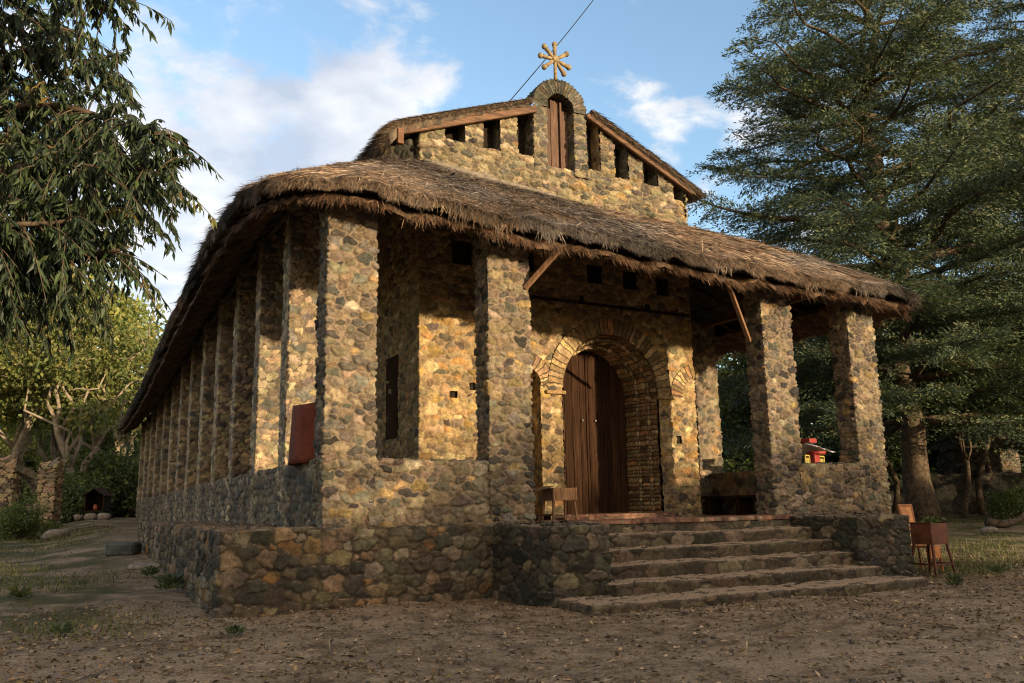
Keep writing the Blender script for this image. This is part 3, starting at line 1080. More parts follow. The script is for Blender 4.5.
def gable():
    A, s, _ = resample([(XI, D0 + .5), (XI, D0 - .03), (XO + .02, D0 - .03), (XO + .02, D0 + .5)], .018)
    z = np.linspace(6.0, 8.75, 170)
    P = np.zeros((len(A), len(z), 3))
    P[..., :2] = A[:, None]
    top = zgab(A[:, 0]) - .20
    P[..., 2] = np.minimum(z[None, :], top[:, None])
    Sg = np.broadcast_to(s[:, None], P.shape[:2])
    Tg = np.broadcast_to(z[None, :], P.shape[:2])
    g = cp(stone_grid('gable_wall', P, Sg, Tg, .23, .105, .046, 131, PAL_GABLE, M['gable_stone'], None, mask=lambda p: mask_g(p) | (p[:, 2] > (zgab(p[:, 0]) - .205))))
    # window openings: stone reveals and a near-black sheet for the unlit void behind
    for j, (x0, z0, x1) in enumerate(GW):
        zt = float(max(zgab(x0), zgab(x1))) - .14
        path = [(x0, D0 - .04), (x0, D0 + .36), (x1, D0 + .36), (x1, D0 - .04)]
        o = cp(sweep('window', path, [(0, z0 - .05), (0, zt)], .2, .12, .02, 140 + j, .03, PAL_DARK if j != 3 else PAL_WALL, M['gable_stone'], None))
        bb = MB()
        bb.box(((x0 + x1) / 2, D0 + .16, z0 - .03), (x1 - x0 + .08, .4, .06), None, .01)
        si = bb.build('window_sill', plain_mat('sill_stone', (.2, .15, .09), .9, .2, .4))
        si.parent = o
        si.matrix_parent_inverse = Matrix.Identity(4)
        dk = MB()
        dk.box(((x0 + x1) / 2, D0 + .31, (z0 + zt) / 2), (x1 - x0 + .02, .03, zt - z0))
        v = dk.build('dark_void_sheet', M['dark'])
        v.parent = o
    # arched block in the middle: two piers and a ring of dark stones
    zs = 8.40
    RO, RI = .625, .33
    for sgn in (-1, 1):
        xa, xb = sorted((GCX + sgn * RI, GCX + sgn * RO))
        cp(sweep('arch_pier', [(xa, D0 - .075), (xb, D0 - .075), (xb, D0 + .4), (xa, D0 + .4)], [(0, 6.98), (0, zs)], .24, .105, .03, 151 + sgn, .017, PAL_DARK + [((.20, .16, .10), 3)], M['gable_stone'], None, closed=True))
    n = 140
    th = np.linspace(0, np.pi, n)
    prof = [(RI, D0 + .42), (RI, D0 - .10), (RO + .03, D0 - .10), (RO + .03, D0 + .42)]
    A, s, _ = resample(prof, .016)
    P = np.zeros((len(A), n, 3))
    P[..., 0] = GCX + A[:, None, 0] * np.cos(th)
    P[..., 1] = A[:, None, 1]
    P[..., 2] = zs + A[:, None, 0] * 1.08 * np.sin(th)
    cp(stone_grid('gable_arch', P, np.broadcast_to(s[:, None], P.shape[:2]), np.broadcast_to((th * .55)[None], P.shape[:2]), .36, .075, .04, 155, PAL_DARK, M['dark_arch_stone'], None, flip=True, edge_w=.03, band=(.52,), tilt=.04))
    d = MB()
    r2 = random.Random(3)
    for k in range(3):
        xa = GCX - RI + .01 + k * .215
        zt = zs + math.sqrt(max(.01, RI ** 2 - max(abs(xa - GCX), abs(xa + .21 - GCX)) ** 2)) * 1.02
        s_ = .75 + .6 * r2.random()
        d.box((xa + .105, D0 + .16 + .012 * (k == 1), (7.12 + zt) / 2), (.20, .04, zt - 7.12), None, .006, (s_, s_ * .95, s_ * .92))
    d.bar((GCX - RI + .02, D0 + .12, 7.13), (GCX - RI + .02, D0 + .12, zs), .05, .06, .006, (1.2, 1.1, 1.))
    d.bar((GCX + .12, D0 + .12, 7.13), (GCX + .12, D0 + .12, zs + .28), .05, .05, .006, (1.0, .9, .85))
    d.box((GCX, D0 + .22, 7.95), (RI * 2, .04, 1.7), None, 0, (.3, .3, .3))
    cp(d.build('gable_shutter', M['shutter_wood']))
    # barge boards
    for sgn in (-1, 1):
        xa, xb = GCX + sgn * .62, GCX + sgn * (3.60 if sgn < 0 else 3.36)
        b2 = MB()
        hh = .15 if sgn < 0 else .11
        dz = .21 if sgn < 0 else .15
        b2.bar((xa, D0 - .14, float(zgab(xa)) - dz), (xb, D0 - .14, float(zgab(xb)) - dz), .09, hh, .012)
        if sgn < 0:
            b2.box((xb + .04, D0 - .19, float(zgab(xb)) - .32), (.12, .10, .30), None, .01, (1.1, 1., .9))
        cp(b2.build('barge_board', M['beam_wood']))
    # side returns under the eaves: rough dark stone
    cp(sweep('gable_return', [(XI - .55, D0 + .6), (XI - .05, D0 + .12)], [(0, 6.5), (0, 7.25)], .22, .13, .05, 158, .03, PAL_DARK, M['dark_arch_stone'], None))


gable()


# gilded finial: eight-armed cross with knobbed ends
def finial():
    c = np.array([5.50, D0 - .02, 9.56])
    f = MB()
    f.tube([c - (0, 0, .62), c + (0, 0, .30)], [.04, .032], 10)
    f.tube([c - (0, .05, 0), c + (0, .05, 0)], .075, 14)
    for a in (90, 136, 178, 221, 307, 343, 34):
        a = math.radians(a)
        d = np.array([math.cos(a), 0, math.sin(a)])
        f.tube([c, c + d * .33], [.034, .046], 8)
        s0 = c + d * .35
        prof = [(.001, -.062), (.038, -.05), (.056, -.025), (.062, 0), (.056, .025), (.038, .05), (.001, .062)]
        g = MB().lathe(prof, (0, 0, 0), 12)
        f.add(np.concatenate(g.V) + s0, np.concatenate(g.Q))
    return cp(f.build('cross', plain_mat('weathered_gilding', (.22, .165, .09), .7, .3, .4, 16, .1, (.10, .08, .05)), None, True))


finial()


# ---- roofs
def polyres(ctrl, n):
    """resample control points (with their own parameter) by centripetal-ish linear + smoothing"""
    ctrl = np.array(ctrl, float)
    d = np.concatenate([[0], np.cumsum(np.linalg.norm(np.diff(ctrl, axis=0), axis=1))])
    return ctrl, d


OUT = [(-1.0, 32, 4.10), (-1.0, 21.5, 4.32), (-1.0, 16, 4.72), (-1.02, 11, 5.08), (-1.04, 7.4, 5.18), (-1.05, 4.2, 5.28), (-1.04, 1.9, 5.14), (-.98, .7, 5.02), (-.80, -.05, 4.93),
       (-.42, -.50, 4.86), (.1, -.72, 4.80), (.9, -.76, 4.74), (2, -.76, 4.66), (3.5, -.76, 4.58), (5, -.76, 4.50), (6.6, -.76, 4.42), (8.3, -.76, 4.36), (10, -.74, 4.34),
       (11.1, -.70, 4.36), (11.95, -.45, 4.36), (12.3, .2, 4.36), (12.35, 2.0, 4.38), (12.35, 8, 4.4), (12.35, 32, 4.3)]
INN = [(2.3, 32, 6.05), (2.3, 21.5, 6.25), (2.3, 16, 6.4), (2.3, 11, 6.6), (2.3, 7.4, 6.7), (2.3, 5.0, 6.72), (2.3, 4.0, 6.72), (2.3, 3.3, 6.72), (2.32, 2.9, 6.72),
       (2.42, 2.70, 6.72), (2.6, 2.64, 6.70), (2.9, 2.62, 6.66), (3.4, 2.62, 6.60), (4.2, 2.62, 6.52), (5.2, 2.62, 6.44), (6.3, 2.62, 6.38), (7.3, 2.62, 6.32), (8.2, 2.62, 6.28),
       (8.62, 2.64, 6.26), (8.80, 2.72, 6.25), (8.88, 2.95, 6.25), (8.9, 3.6, 6.25), (8.9, 8, 6.25), (8.9, 32, 6.2)]


def catmull(ctrl, n_per):
    c = np.array(ctrl, float)
    out = []
    for i in range(len(c) - 1):
        p0, p1, p2, p3 = c[max(0, i - 1)], c[i], c[i + 1], c[min(len(c) - 1, i + 2)]
        for t in np.linspace(0, 1, n_per[i], endpoint=False):
            # plain cubic with limited tangents
            m1, m2 = (p2 - p0) / 2, (p3 - p1) / 2
            ln = np.linalg.norm(p2 - p1)
            for mm_ in (m1, m2):
                q = np.linalg.norm(mm_)
                if q > ln:
                    mm_ *= ln / q
            t2, t3 = t * t, t * t * t
            out.append((2 * t3 - 3 * t2 + 1) * p1 + (t3 - 2 * t2 + t) * m1 + (-2 * t3 + 3 * t2) * p2 + (t3 - t2) * m2)
    out.append(c[-1])
    return np.array(out)


SEG = [max(2, int(min(80, np.linalg.norm(np.array(OUT[i + 1]) - np.array(OUT[i])) / .10))) for i in range(len(OUT) - 1)]
CO, CI = catmull(OUT, SEG), catmull(INN, SEG)
STRAW = np.array([(.14, .096, .063), (.10, .072, .052), (.18, .127, .082), (.075, .055, .042), (.175, .098, .056), (.13, .108, .086), (.245, .18, .118)])


def straw_blades(P, Dn, Ln, Wd, rng, lift, cols=STRAW, droop=.3):
    """tapered two-segment straws. P base (n,3), Dn direction (n,3), lift = outward normal (n,3)"""
    n = len(P)
    side = np.cross(Dn, lift)
    side /= np.linalg.norm(side, axis=1)[:, None] + 1e-9
    # random roll
    th = (rng.rand(n) - .5) * 1.6
    side = side * np.cos(th)[:, None] + lift * np.sin(th)[:, None]
    mid = P + Dn * (Ln * .55)[:, None]
    tip = P + Dn * Ln[:, None] + np.array([0, 0, -1.]) * (Ln * droop * (rng.rand(n) - .1))[:, None]
    w = Wd[:, None]
    V = np.stack([P - side * w, P + side * w, mid + side * w * .9, mid - side * w * .9, tip + side * w * .25, tip - side * w * .25], 1)
    b = np.arange(n)[:, None] * 6
    Q = np.concatenate([b + np.array([[0, 1, 2, 3]]), b + np.array([[3, 2, 4, 5]])])
    c = cols[rng.randint(len(cols), size=n)] * (.6 + .8 * rng.rand(n, 1))
    C = np.repeat(c[:, None], 6, 1)
    return V.reshape(-1, 3), Q, C.reshape(-1, 3)


def merge(parts):
    V, Q, C, n = [], [], [], 0
    for v, q, c in parts:
        V.append(v)
        Q.append(q + n)
        C.append(c)
        n += len(v)
    return np.concatenate(V), np.concatenate(Q), np.concatenate(C)


def grid_faces(nu, nv, flip=False):
    idx = np.arange(nu * nv).reshape(nu, nv)
    q = np.stack([idx[:-1, :-1], idx[1:, :-1], idx[1:, 1:], idx[:-1, 1:]], -1).reshape(-1, 4)
    return q[:, ::-1] if flip else q


def thatch_skin(rng, n, dark=1.0):
    c = STRAW[rng.randint(len(STRAW), size=n)] * (.45 + .5 * rng.rand(n, 1)) * dark
    return c


def lower_roof():
    rng = np.random.RandomState(21)
    nu = len(CO)
    nv = 40
    v = np.linspace(0, 1, nv)
    # eave -> top with a belly
    P = CO[:, None] * (1 - v[None, :, None]) + CI[:, None] * v[None, :, None]
    P[..., 2] += (.10 * np.sin(np.pi * v))[None]
    s = np.concatenate([[0], np.cumsum(np.linalg.norm(np.diff(CO, axis=0), axis=1))])
    wob = .035 * np.sin(s * 1.9) + .03 * np.sin(s * 4.7 + 1) + .02 * np.sin(s * 9.1)
    P[..., 2] += (wob[:, None] * (1 - v)[None] * .8)
    P[..., 2] += .008 * rng.randn(nu, nv)
    du = np.gradient(P, axis=0)
    dv = np.gradient(P, axis=1)
    nr = np.cross(du, dv)
    nr /= np.linalg.norm(nr, axis=-1)[..., None]
    nr *= np.sign(nr[..., 2:3])
    # underside
    th = .08 + .04 * (1 - v) ** .5
    B = P - nr * .0
    B = B.copy()
    B[..., 2] -= (th * 1.15)[None]
    # recess the underside edge a little
    out_dir = CO[:, :2] - CI[:, :2]
    out_dir /= np.linalg.norm(out_dir, axis=1)[:, None]
    B[..., :2] -= out_dir[:, None] * (.10 * (1 - v))[None, :, None]
    q1 = grid_faces(nu, nv, True)
    q2 = grid_faces(nu, nv) + nu * nv
    rim = np.arange(nu) * nv
    q3 = np.stack([rim[:-1], rim[1:], rim[1:] + nu * nv, rim[:-1] + nu * nv], 1)
    V0 = np.concatenate([P.reshape(-1, 3), B.reshape(-1, 3)])
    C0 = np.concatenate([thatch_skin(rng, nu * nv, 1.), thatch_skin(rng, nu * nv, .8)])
    parts = [(V0, np.concatenate([q1, q2, q3]), C0)]
    # straws lying down the slope, thick where the camera looks
    arc = s / s[-1]

    def sample(n, vlo, vhi, ymax):
        ok = np.where(CO[:, 1] < ymax)[0]
        wgt = np.gradient(s)[ok]
        iu = rng.choice(ok, size=n, p=wgt / wgt.sum())
        fu = rng.rand(n)
        iu2 = np.minimum(iu + 1, nu - 1)
        vv = vlo + (vhi - vlo) * rng.rand(n)
        iv = np.clip((vv * (nv - 1)).astype(int), 0, nv - 2)
        fv = vv * (nv - 1) - iv
        a = P[iu, iv] * (1 - fv)[:, None] + P[iu, iv + 1] * fv[:, None]
        b = P[iu2, iv] * (1 - fv)[:, None] + P[iu2, iv + 1] * fv[:, None]
        p = a * (1 - fu)[:, None] + b * fu[:, None]
        down = -(dv[iu, iv])
        down /= np.linalg.norm(down, axis=1)[:, None]
        tan = du[iu, iv] / (np.linalg.norm(du[iu, iv], axis=1)[:, None] + 1e-9)
        return p, down, tan, nr[iu, iv]
    # body
    n = 170000
    p, dn, tn, nn = sample(n, .0, 1., 7)
    d = dn * (.8 + .5 * rng.randn(n))[:, None] + tn * (.9 * rng.randn(n))[:, None] + nn * (.0 + .05 * rng.randn(n))[:, None]
    d /= np.linalg.norm(d, axis=1)[:, None]
    parts.append(straw_blades(p + nn * .012, d, .10 + .22 * rng.rand(n), .0018 + .0032 * rng.rand(n), rng, nn, droop=.03))
    n = 22000
    p, dn, tn, nn = sample(n, .08, 1., 32)
    d = dn + tn * (.3 * rng.randn(n))[:, None] + nn * (.0 + .05 * rng.randn(n))[:, None]
    d /= np.linalg.norm(d, axis=1)[:, None]
    parts.append(straw_blades(p + nn * .015, d, .25 + .25 * rng.rand(n), .006 + .008 * rng.rand(n), rng, nn, droop=.05))
    # eave fringe: upper layer
    for n, ym, dz, inn, ln0, ln1, dr, sp in ((40000, 7, -.01, .02, .03, .12, .45, .8), (9000, 32, -.02, .02, .03, .10, .5, .6), (20000, 5, -.06, .05, .03, .10, .5, .8), (5000, 32, -.07, .06, .08, .2, .5, .5)):
        p, dn, tn, nn = sample(n, 0, .035, ym)
        p = p.copy()
        p[:, 2] += dz + .05 * (rng.rand(n) - .5)
        d = dn + tn * (sp * rng.randn(n))[:, None] + nn * (.12 * rng.randn(n))[:, None] + np.array([0, 0, -.25]) * rng.rand(n, 1)
        d /= np.linalg.norm(d, axis=1)[:, None]
        fringe = STRAW * .72
        parts.append(straw_blades(p, d, ln0 + (ln1 - ln0) * rng.rand(n), .002 + .0035 * rng.rand(n), rng, nn, fringe, dr))
    # cut straw ends bristling on the thick edge of the eave
    for n, ym, w_ in ((60000, 7, .0022), (16000, 32, .006)):
        p, dn, tn, nn = sample(n, 0, .004, ym)
        p = p.copy()
        p[:, 2] -= .15 * rng.rand(n)
        clump = np.clip(1 + .8 * np.sin(p[:, 0] * 9 + p[:, 1] * 11) * np.sin(p[:, 0] * 3.1 - p[:, 1] * 4.3), .25, 2)
        d = dn * 1.0 + tn * (.6 * rng.randn(n))[:, None] + np.array([0, 0, -1.]) * (.15 + .9 * rng.rand(n, 1))
        d /= np.linalg.norm(d, axis=1)[:, None]
        parts.append(straw_blades(p, d, (.03 + .10 * rng.rand(n)) * clump * (1 if ym < 9 else .55), w_ * (.6 + .8 * rng.rand(n)), rng, nn, STRAW * .8, .3))
    # ragged tufts hanging from the eave
    for k in range(26):
        i = rng.choice(np.where((CO[:, 1] < 6))[0])
        m_ = rng.randint(20, 60)
        c0 = P[i, 0] + np.array([0, 0, -.1])
        tn = du[i, 0] / np.linalg.norm(du[i, 0])
        p = c0 + tn * (.12 * rng.randn(m_))[:, None] + np.array([0, 0, -.05]) * rng.rand(m_, 1)
        d = np.array([0, 0, -1.]) + tn * (.45 * rng.randn(m_))[:, None] + np.append(out_dir[i], 0) * (.3 * rng.rand(m_))[:, None]
        d /= np.linalg.norm(d, axis=1)[:, None]
        parts.append(straw_blades(p, d, .06 + .16 * rng.rand(m_), np.full(m_, .0035), rng, np.tile(np.append(out_dir[i], 0), (m_, 1)), droop=.2))
    V, Q, C = merge(parts)
    # patchy weathering: grey, bleached and nearly black areas
    pa = hnoise(V[:, 0] + V[:, 1] * .3, V[:, 2] * 1.5 - V[:, 1], 77, 12, .6, 7.)
    pb = hnoise(V[:, 0] - V[:, 1] * .5, V[:, 2] * 2.2 + V[:, 1], 78, 12, 1.2, 14.)
    C = C * np.clip(1 + .22 * pa + .16 * pb, .45, 1.6)[:, None]
    gm = np.clip(.5 + .35 * pb - .25 * pa, 0, 1)[:, None] * .7
    C = C * (1 - gm) + C.mean(1, keepdims=True) * np.array([1.08, .98, .90]) * gm
    me = npmesh('thatched_roof', V, Q, None, {'scol': C}, False)
    cp(link('thatched_roof', me, M['straw']))
    # second, lower layer of thatch under the eave, set back: its ragged lower lip
    parts = []
    v2 = np.linspace(0, 1, 7)
    lip = CO.copy()
    lip[:, :2] -= out_dir * .20
    lip[:, 2] -= .24 + .04 * np.sin(s * 2.3) * np.sin(s * .9) + .015 * np.sin(s * 6.1)
    back = CO.copy()
    back[:, :2] -= out_dir * .85
    back[:, 2] -= .30 - .42
    P2 = lip[:, None] * (1 - v2[None, :, None]) + back[:, None] * v2[None, :, None]
    P2[..., 2] += .02 * rng.randn(nu, 7) + (.015 * np.sin(s * 3.1) + .012 * np.sin(s * 7.7))[:, None] * (1 - v2)[None]
    B2 = P2.copy()
    B2[..., 2] -= .07
    V0 = np.concatenate([P2.reshape(-1, 3), B2.reshape(-1, 3)])
    r2 = np.arange(nu) * 7
    parts.append((V0, np.concatenate([grid_faces(nu, 7, True), grid_faces(nu, 7) + nu * 7, np.stack([r2[:-1], r2[1:], r2[1:] + nu * 7, r2[:-1] + nu * 7], 1)]), thatch_skin(rng, 2 * nu * 7, .9)))
    for n, ym, ww in ((42000, 6, .0026), (9000, 32, .007)):
        ok = np.where(CO[:, 1] < ym)[0]
        wg = np.gradient(s)[ok]
        iu = rng.choice(ok, size=n, p=wg / wg.sum())
        f = rng.rand(n, 1)
        iu2 = np.minimum(iu + 1, nu - 1)
        t = (rng.rand(n, 1) ** 1.5)
        a = (P2[iu, 0] * (1 - f) + P2[iu2, 0] * f)
        bk = (P2[iu, -1] * (1 - f) + P2[iu2, -1] * f)
        p = a * (1 - t * .6) + bk * t * .6
        p[:, 2] += -.07 * rng.rand(n)
        dn = a - bk
        dn /= np.linalg.norm(dn, axis=1)[:, None]
        tn = du[iu, 0] / np.linalg.norm(du[iu, 0], axis=1)[:, None]
        up = np.tile(np.array([0, 0, 1.]), (n, 1))
        d = dn + tn * (.4 * rng.randn(n))[:, None] + up * (.18 * rng.randn(n) - .15)[:, None]
        d /= np.linalg.norm(d, axis=1)[:, None]
        parts.append(straw_blades(p, d, (.03 + .16 * rng.rand(n) ** 1.6) * np.clip(1 + .9 * np.sin(p[:, 0] * 8 + p[:, 1] * 10) * np.sin(p[:, 0] * 2.7 - p[:, 1] * 4), .2, 2), ww * (.7 + .8 * rng.rand(n)), rng, up, droop=.4))
    V, Q, C = merge(parts)
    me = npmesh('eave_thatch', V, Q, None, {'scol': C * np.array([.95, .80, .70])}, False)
    cp(link('eave_thatch', me, M['straw']))
    # rafters under the thatch
    step = 0
    last = -9
    cnt = 0
    for i in range(nu):
        if s[i] - last < .78 or cnt > 95 or CO[i, 1] > 24:
            continue
        last = s[i]
        a = B[i, 1] + np.array([0, 0, -.05])
        a[:2] -= out_dir[i] * .12
        b_ = B[i, -1] + np.array([0, 0, -.10])
        mid = B[i, nv // 2] + np.array([0, 0, -.06])
        r = MB()
        r.tube([a, mid, b_], [.035, .045, .05], 6)
        cp(r.build('rafter', M['pole_wood'], None, True))
        cnt += 1
    # purlins running round the eaves
    for iv, rr in ((4, .035), (16, .035), (27, .04)):
        r = MB()
        pts = B[::6, iv] + np.array([0, 0, -.12])
        r.tube(pts, rr, 6)
        cp(r.build('purlin', M['pole_wood'], None, True))


lower_roof()


def upper_roof():
    rng = np.random.RandomState(22)
    for sgn in (-1, 1):
        y = np.concatenate([np.arange(2.50, 6, .12), np.arange(6, 32, .5)])
        nv = 44
        v = np.linspace(0, 1, nv)
        xr = GCX
        span = 3.82 if sgn < 0 else 3.46
        X = xr + sgn * (v * span)
        Z = zgab(X + sgn * 1e-4) - .02 + .02 * np.sin(v * np.pi)
        endd = np.clip((v - .9) / .1, 0, 1)
        Z = Z - (.22 if sgn < 0 else .05) * endd ** 2
        P = np.zeros((len(y), nv, 3))
        P[..., 0] = X[None]
        P[..., 1] = y[:, None]
        P[..., 2] = Z[None] + .012 * rng.randn(len(y), nv)
        P[..., 2] -= (.05 * np.clip((2.65 - y) / .3, 0, 1))[:, None]
        B = P.copy()
        B[..., 2] -= (.11 if sgn < 0 else .07) + ((.16 if sgn < 0 else .05) * v[None] ** 3)
        nu = len(y)
        # the arched block stands through the verge: the thatch there stays low behind it
        blk = (np.abs(P[..., 0] - GCX) < .72) & (P[..., 1] < 3.15)
        P[blk, 1] = np.maximum(P[blk, 1], 2.95)
        P[blk, 2] -= .25
        B[blk] = P[blk] - np.array([0, 0, .1])
        e0 = np.arange(nv)
        eL = np.arange(nu) * nv + nv - 1
        o = nu * nv
        V0 = np.concatenate([P.reshape(-1, 3), B.reshape(-1, 3)])
        fl = sgn < 0
        Q0 = np.concatenate([grid_faces(nu, nv, fl == False), grid_faces(nu, nv, fl) + o, np.stack([e0[:-1], e0[1:], e0[1:] + o, e0[:-1] + o], 1), np.stack([eL[:-1], eL[1:], eL[1:] + o, eL[:-1] + o], 1)])
        drk = np.array([.62, .62, .62])
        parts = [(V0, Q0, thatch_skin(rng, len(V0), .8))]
        # straws
        n = 34000
        px = rng.rand(n)
        pv = rng.rand(n)
        yy = 2.50 + 4 * rng.rand(n) ** 2
        x = xr + sgn * pv * span
        z = np.interp(pv, v, Z) + .01
        p = np.stack([x, yy, z], 1)
        dn = np.stack([np.full(n, sgn), .25 * rng.randn(n), -(.358 if sgn < 0 else .48) + .05 * rng.randn(n)], 1)
        dn /= np.linalg.norm(dn, axis=1)[:, None]
        nn = np.tile(np.array([sgn * .34, 0, .94]), (n, 1))
        parts.append(straw_blades(p, dn, .14 + .2 * rng.rand(n), .0025 + .0035 * rng.rand(n), rng, nn, STRAW * .75, droop=.05))
        # front verge
        n = 12000
        pv = rng.rand(n)
        p = np.stack([xr + sgn * pv * span, 2.49 + .06 * rng.rand(n), np.interp(pv, v, Z) - .06 * rng.rand(n)], 1)
        dn = np.stack([sgn * (.9 + .3 * rng.randn(n)), -.25 + .25 * rng.randn(n), -(.358 if sgn < 0 else .48) + .22 * rng.randn(n)], 1)
        dn /= np.linalg.norm(dn, axis=1)[:, None]
        nn = np.tile(np.array([0, -1., .2]), (n, 1))
        parts.append(straw_blades(p, dn, .05 + .11 * rng.rand(n), .0025 + .003 * rng.rand(n), rng, nn, STRAW * .7, droop=.2))
        # eave fringe
        n = 12000
        yy = 2.50 + 29 * rng.rand(n) ** 2.2
        p = np.stack([xr + sgn * (span - .05 * rng.rand(n)), yy, np.full(n, Z[-1]) - (.24 if sgn < 0 else .10) * rng.rand(n) + .03], 1)
        dn = np.stack([sgn * (.55 + .3 * rng.randn(n)), -.15 + .4 * rng.randn(n), -.8 + .3 * rng.randn(n)], 1)
        dn /= np.linalg.norm(dn, axis=1)[:, None]
        nn = np.tile(np.array([sgn, 0, .2]), (n, 1))
        parts.append(straw_blades(p, dn, (.10 + .2 * rng.rand(n)) * (1 if sgn < 0 else .5), .003 + .005 * rng.rand(n), rng, nn, STRAW * .8, droop=.2))
        V, Q, C = merge(parts)
        bad = (np.abs(V[:, 0] - GCX) < .70) & (V[:, 1] < 3.12) & (np.arange(len(V)) >= len(V0))
        Q = Q[~bad[Q].any(1)]
        me = npmesh('upper_thatch', V, Q, None, {'scol': C}, False)
        cp(link('upper_thatch', me, M['straw']))
    # clerestory side walls so the upper roof is carried
    cp(sweep('clerestory_wall', [(XI, 31), (XI, D0 + .45)], [(0, 6.5), (0, 7.2)], .26, .15, .03, 161, .1, PAL_DARK, M['gable_stone'], None))
    cp(sweep('clerestory_wall', [(XO, D0 + .45), (XO, 31)], [(0, 6.0), (0, 7.2)], .26, .15, .03, 162, .1, PAL_DARK, M['gable_stone'], None))


upper_roof()

# wall plates on the pillars
b = MB()
b.tube([(.36, y, float(zbeam(y)) + .04) for y in np.linspace(1.9, 32, 30)], .08, 8)
b.tube([(.10, y, float(zbeam(y)) - .12) for y in np.linspace(2.3, 32, 30)], .05, 8)
cp(b.build('wall_plate', M['pole_wood'], None, True))
b = MB()
b.bar((-.3, .2, 4.88), (11.6, .2, 4.52), .16, .14, .01)
cp(b.build('wall_plate', M['beam_wood']))
b = MB()
b.bar((X4 + .36, -.3, 4.62), (X4 + .36, 30, 4.66), .14, .14, .01)
cp(b.build('wall_plate', M['beam_wood']))
b = MB()
b.bar((-.75, .25, 4.86), (.45, -.12, 4.86), .12, .16, .01)
cp(b.build('corner_beam', M['beam_wood']))
for a, c in (((3.20, -.02, 3.70), (3.60, -.52, 4.30)), ((8.02, .16, 3.22), (6.98, -.50, 4.12))):
    b = MB()
    b.bar(a, c, .075, .075, .008, (1.3, 1.2, 1.1))
    cp(b.build('brace', M['old_wood']))
# mortar flashing where roof meets gable wall
b = MB()
pts = [(x, D0 - .10, z) for x, z in ((2.5, 6.74), (3.4, 6.64), (4.4, 6.55), (5.5, 6.47))]
b.tube(pts, [.05, .065, .06, .03], 8, None, .5, np.random.RandomState(2))
cp(b.build('flashing', plain_mat('lime_mortar', (.17, .145, .115), .95, .1, .3, 10), None, True))
# stone bench along the right parapet inside the porch
b = MB()
b.box((XR - .72, 2.7, .40), (.46, 3.6, .06), None, .01)
for y in (1.1, 2.2, 3.3, 4.3):
    b.box((XR - .72, y, .185), (.42, .10, .37), None, .01)
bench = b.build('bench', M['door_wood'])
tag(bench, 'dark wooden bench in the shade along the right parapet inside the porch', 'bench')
#PART2
# ------------------------------------------------------------------ vegetation
def leaves(P, Dn, Ln, Wd, rng, cols, curl=.15):
    """diamond leaves: base P, direction Dn, length, half width; random roll"""
    n = len(P)
    r = rng.randn(n, 3)
    side = np.cross(Dn, r)
    side /= np.linalg.norm(side, axis=1)[:, None] + 1e-9
    nrm = np.cross(side, Dn)
    mid = P + Dn * (Ln * .45)[:, None] + nrm * (curl * Ln)[:, None] * .4
    tip = P + Dn * Ln[:, None] - nrm * (curl * Ln)[:, None] * .3
    V = np.stack([P, mid + side * Wd[:, None], tip, mid - side * Wd[:, None]], 1)
    Q = np.arange(n)[:, None] * 4 + np.array([[0, 1, 2, 3]])
    c = cols[rng.randint(len(cols), size=n)] * (.65 + .7 * rng.rand(n, 1))
    return V.reshape(-1, 3), Q, np.repeat(c[:, None], 4, 1).reshape(-1, 3)


def unit(v):
    return v / (np.linalg.norm(v, axis=-1, keepdims=True) + 1e-9)


def rand_unit(rng, n):
    return unit(rng.randn(n, 3))


def limb(rng, a, b, n=6, bend=.12, up=.1):
    """wandering polyline from a to b"""
    a, b = np.array(a, float), np.array(b, float)
    t = np.linspace(0, 1, n)[:, None]
    ln = np.linalg.norm(b - a)
    w = rng.randn(n, 3) * bend * ln * .35
    w[0] = 0
    w[-1] = 0
    p = a + (b - a) * t + w * np.sin(np.pi * t)
    p[:, 2] += up * ln * np.sin(np.pi * t[:, 0])
    return p


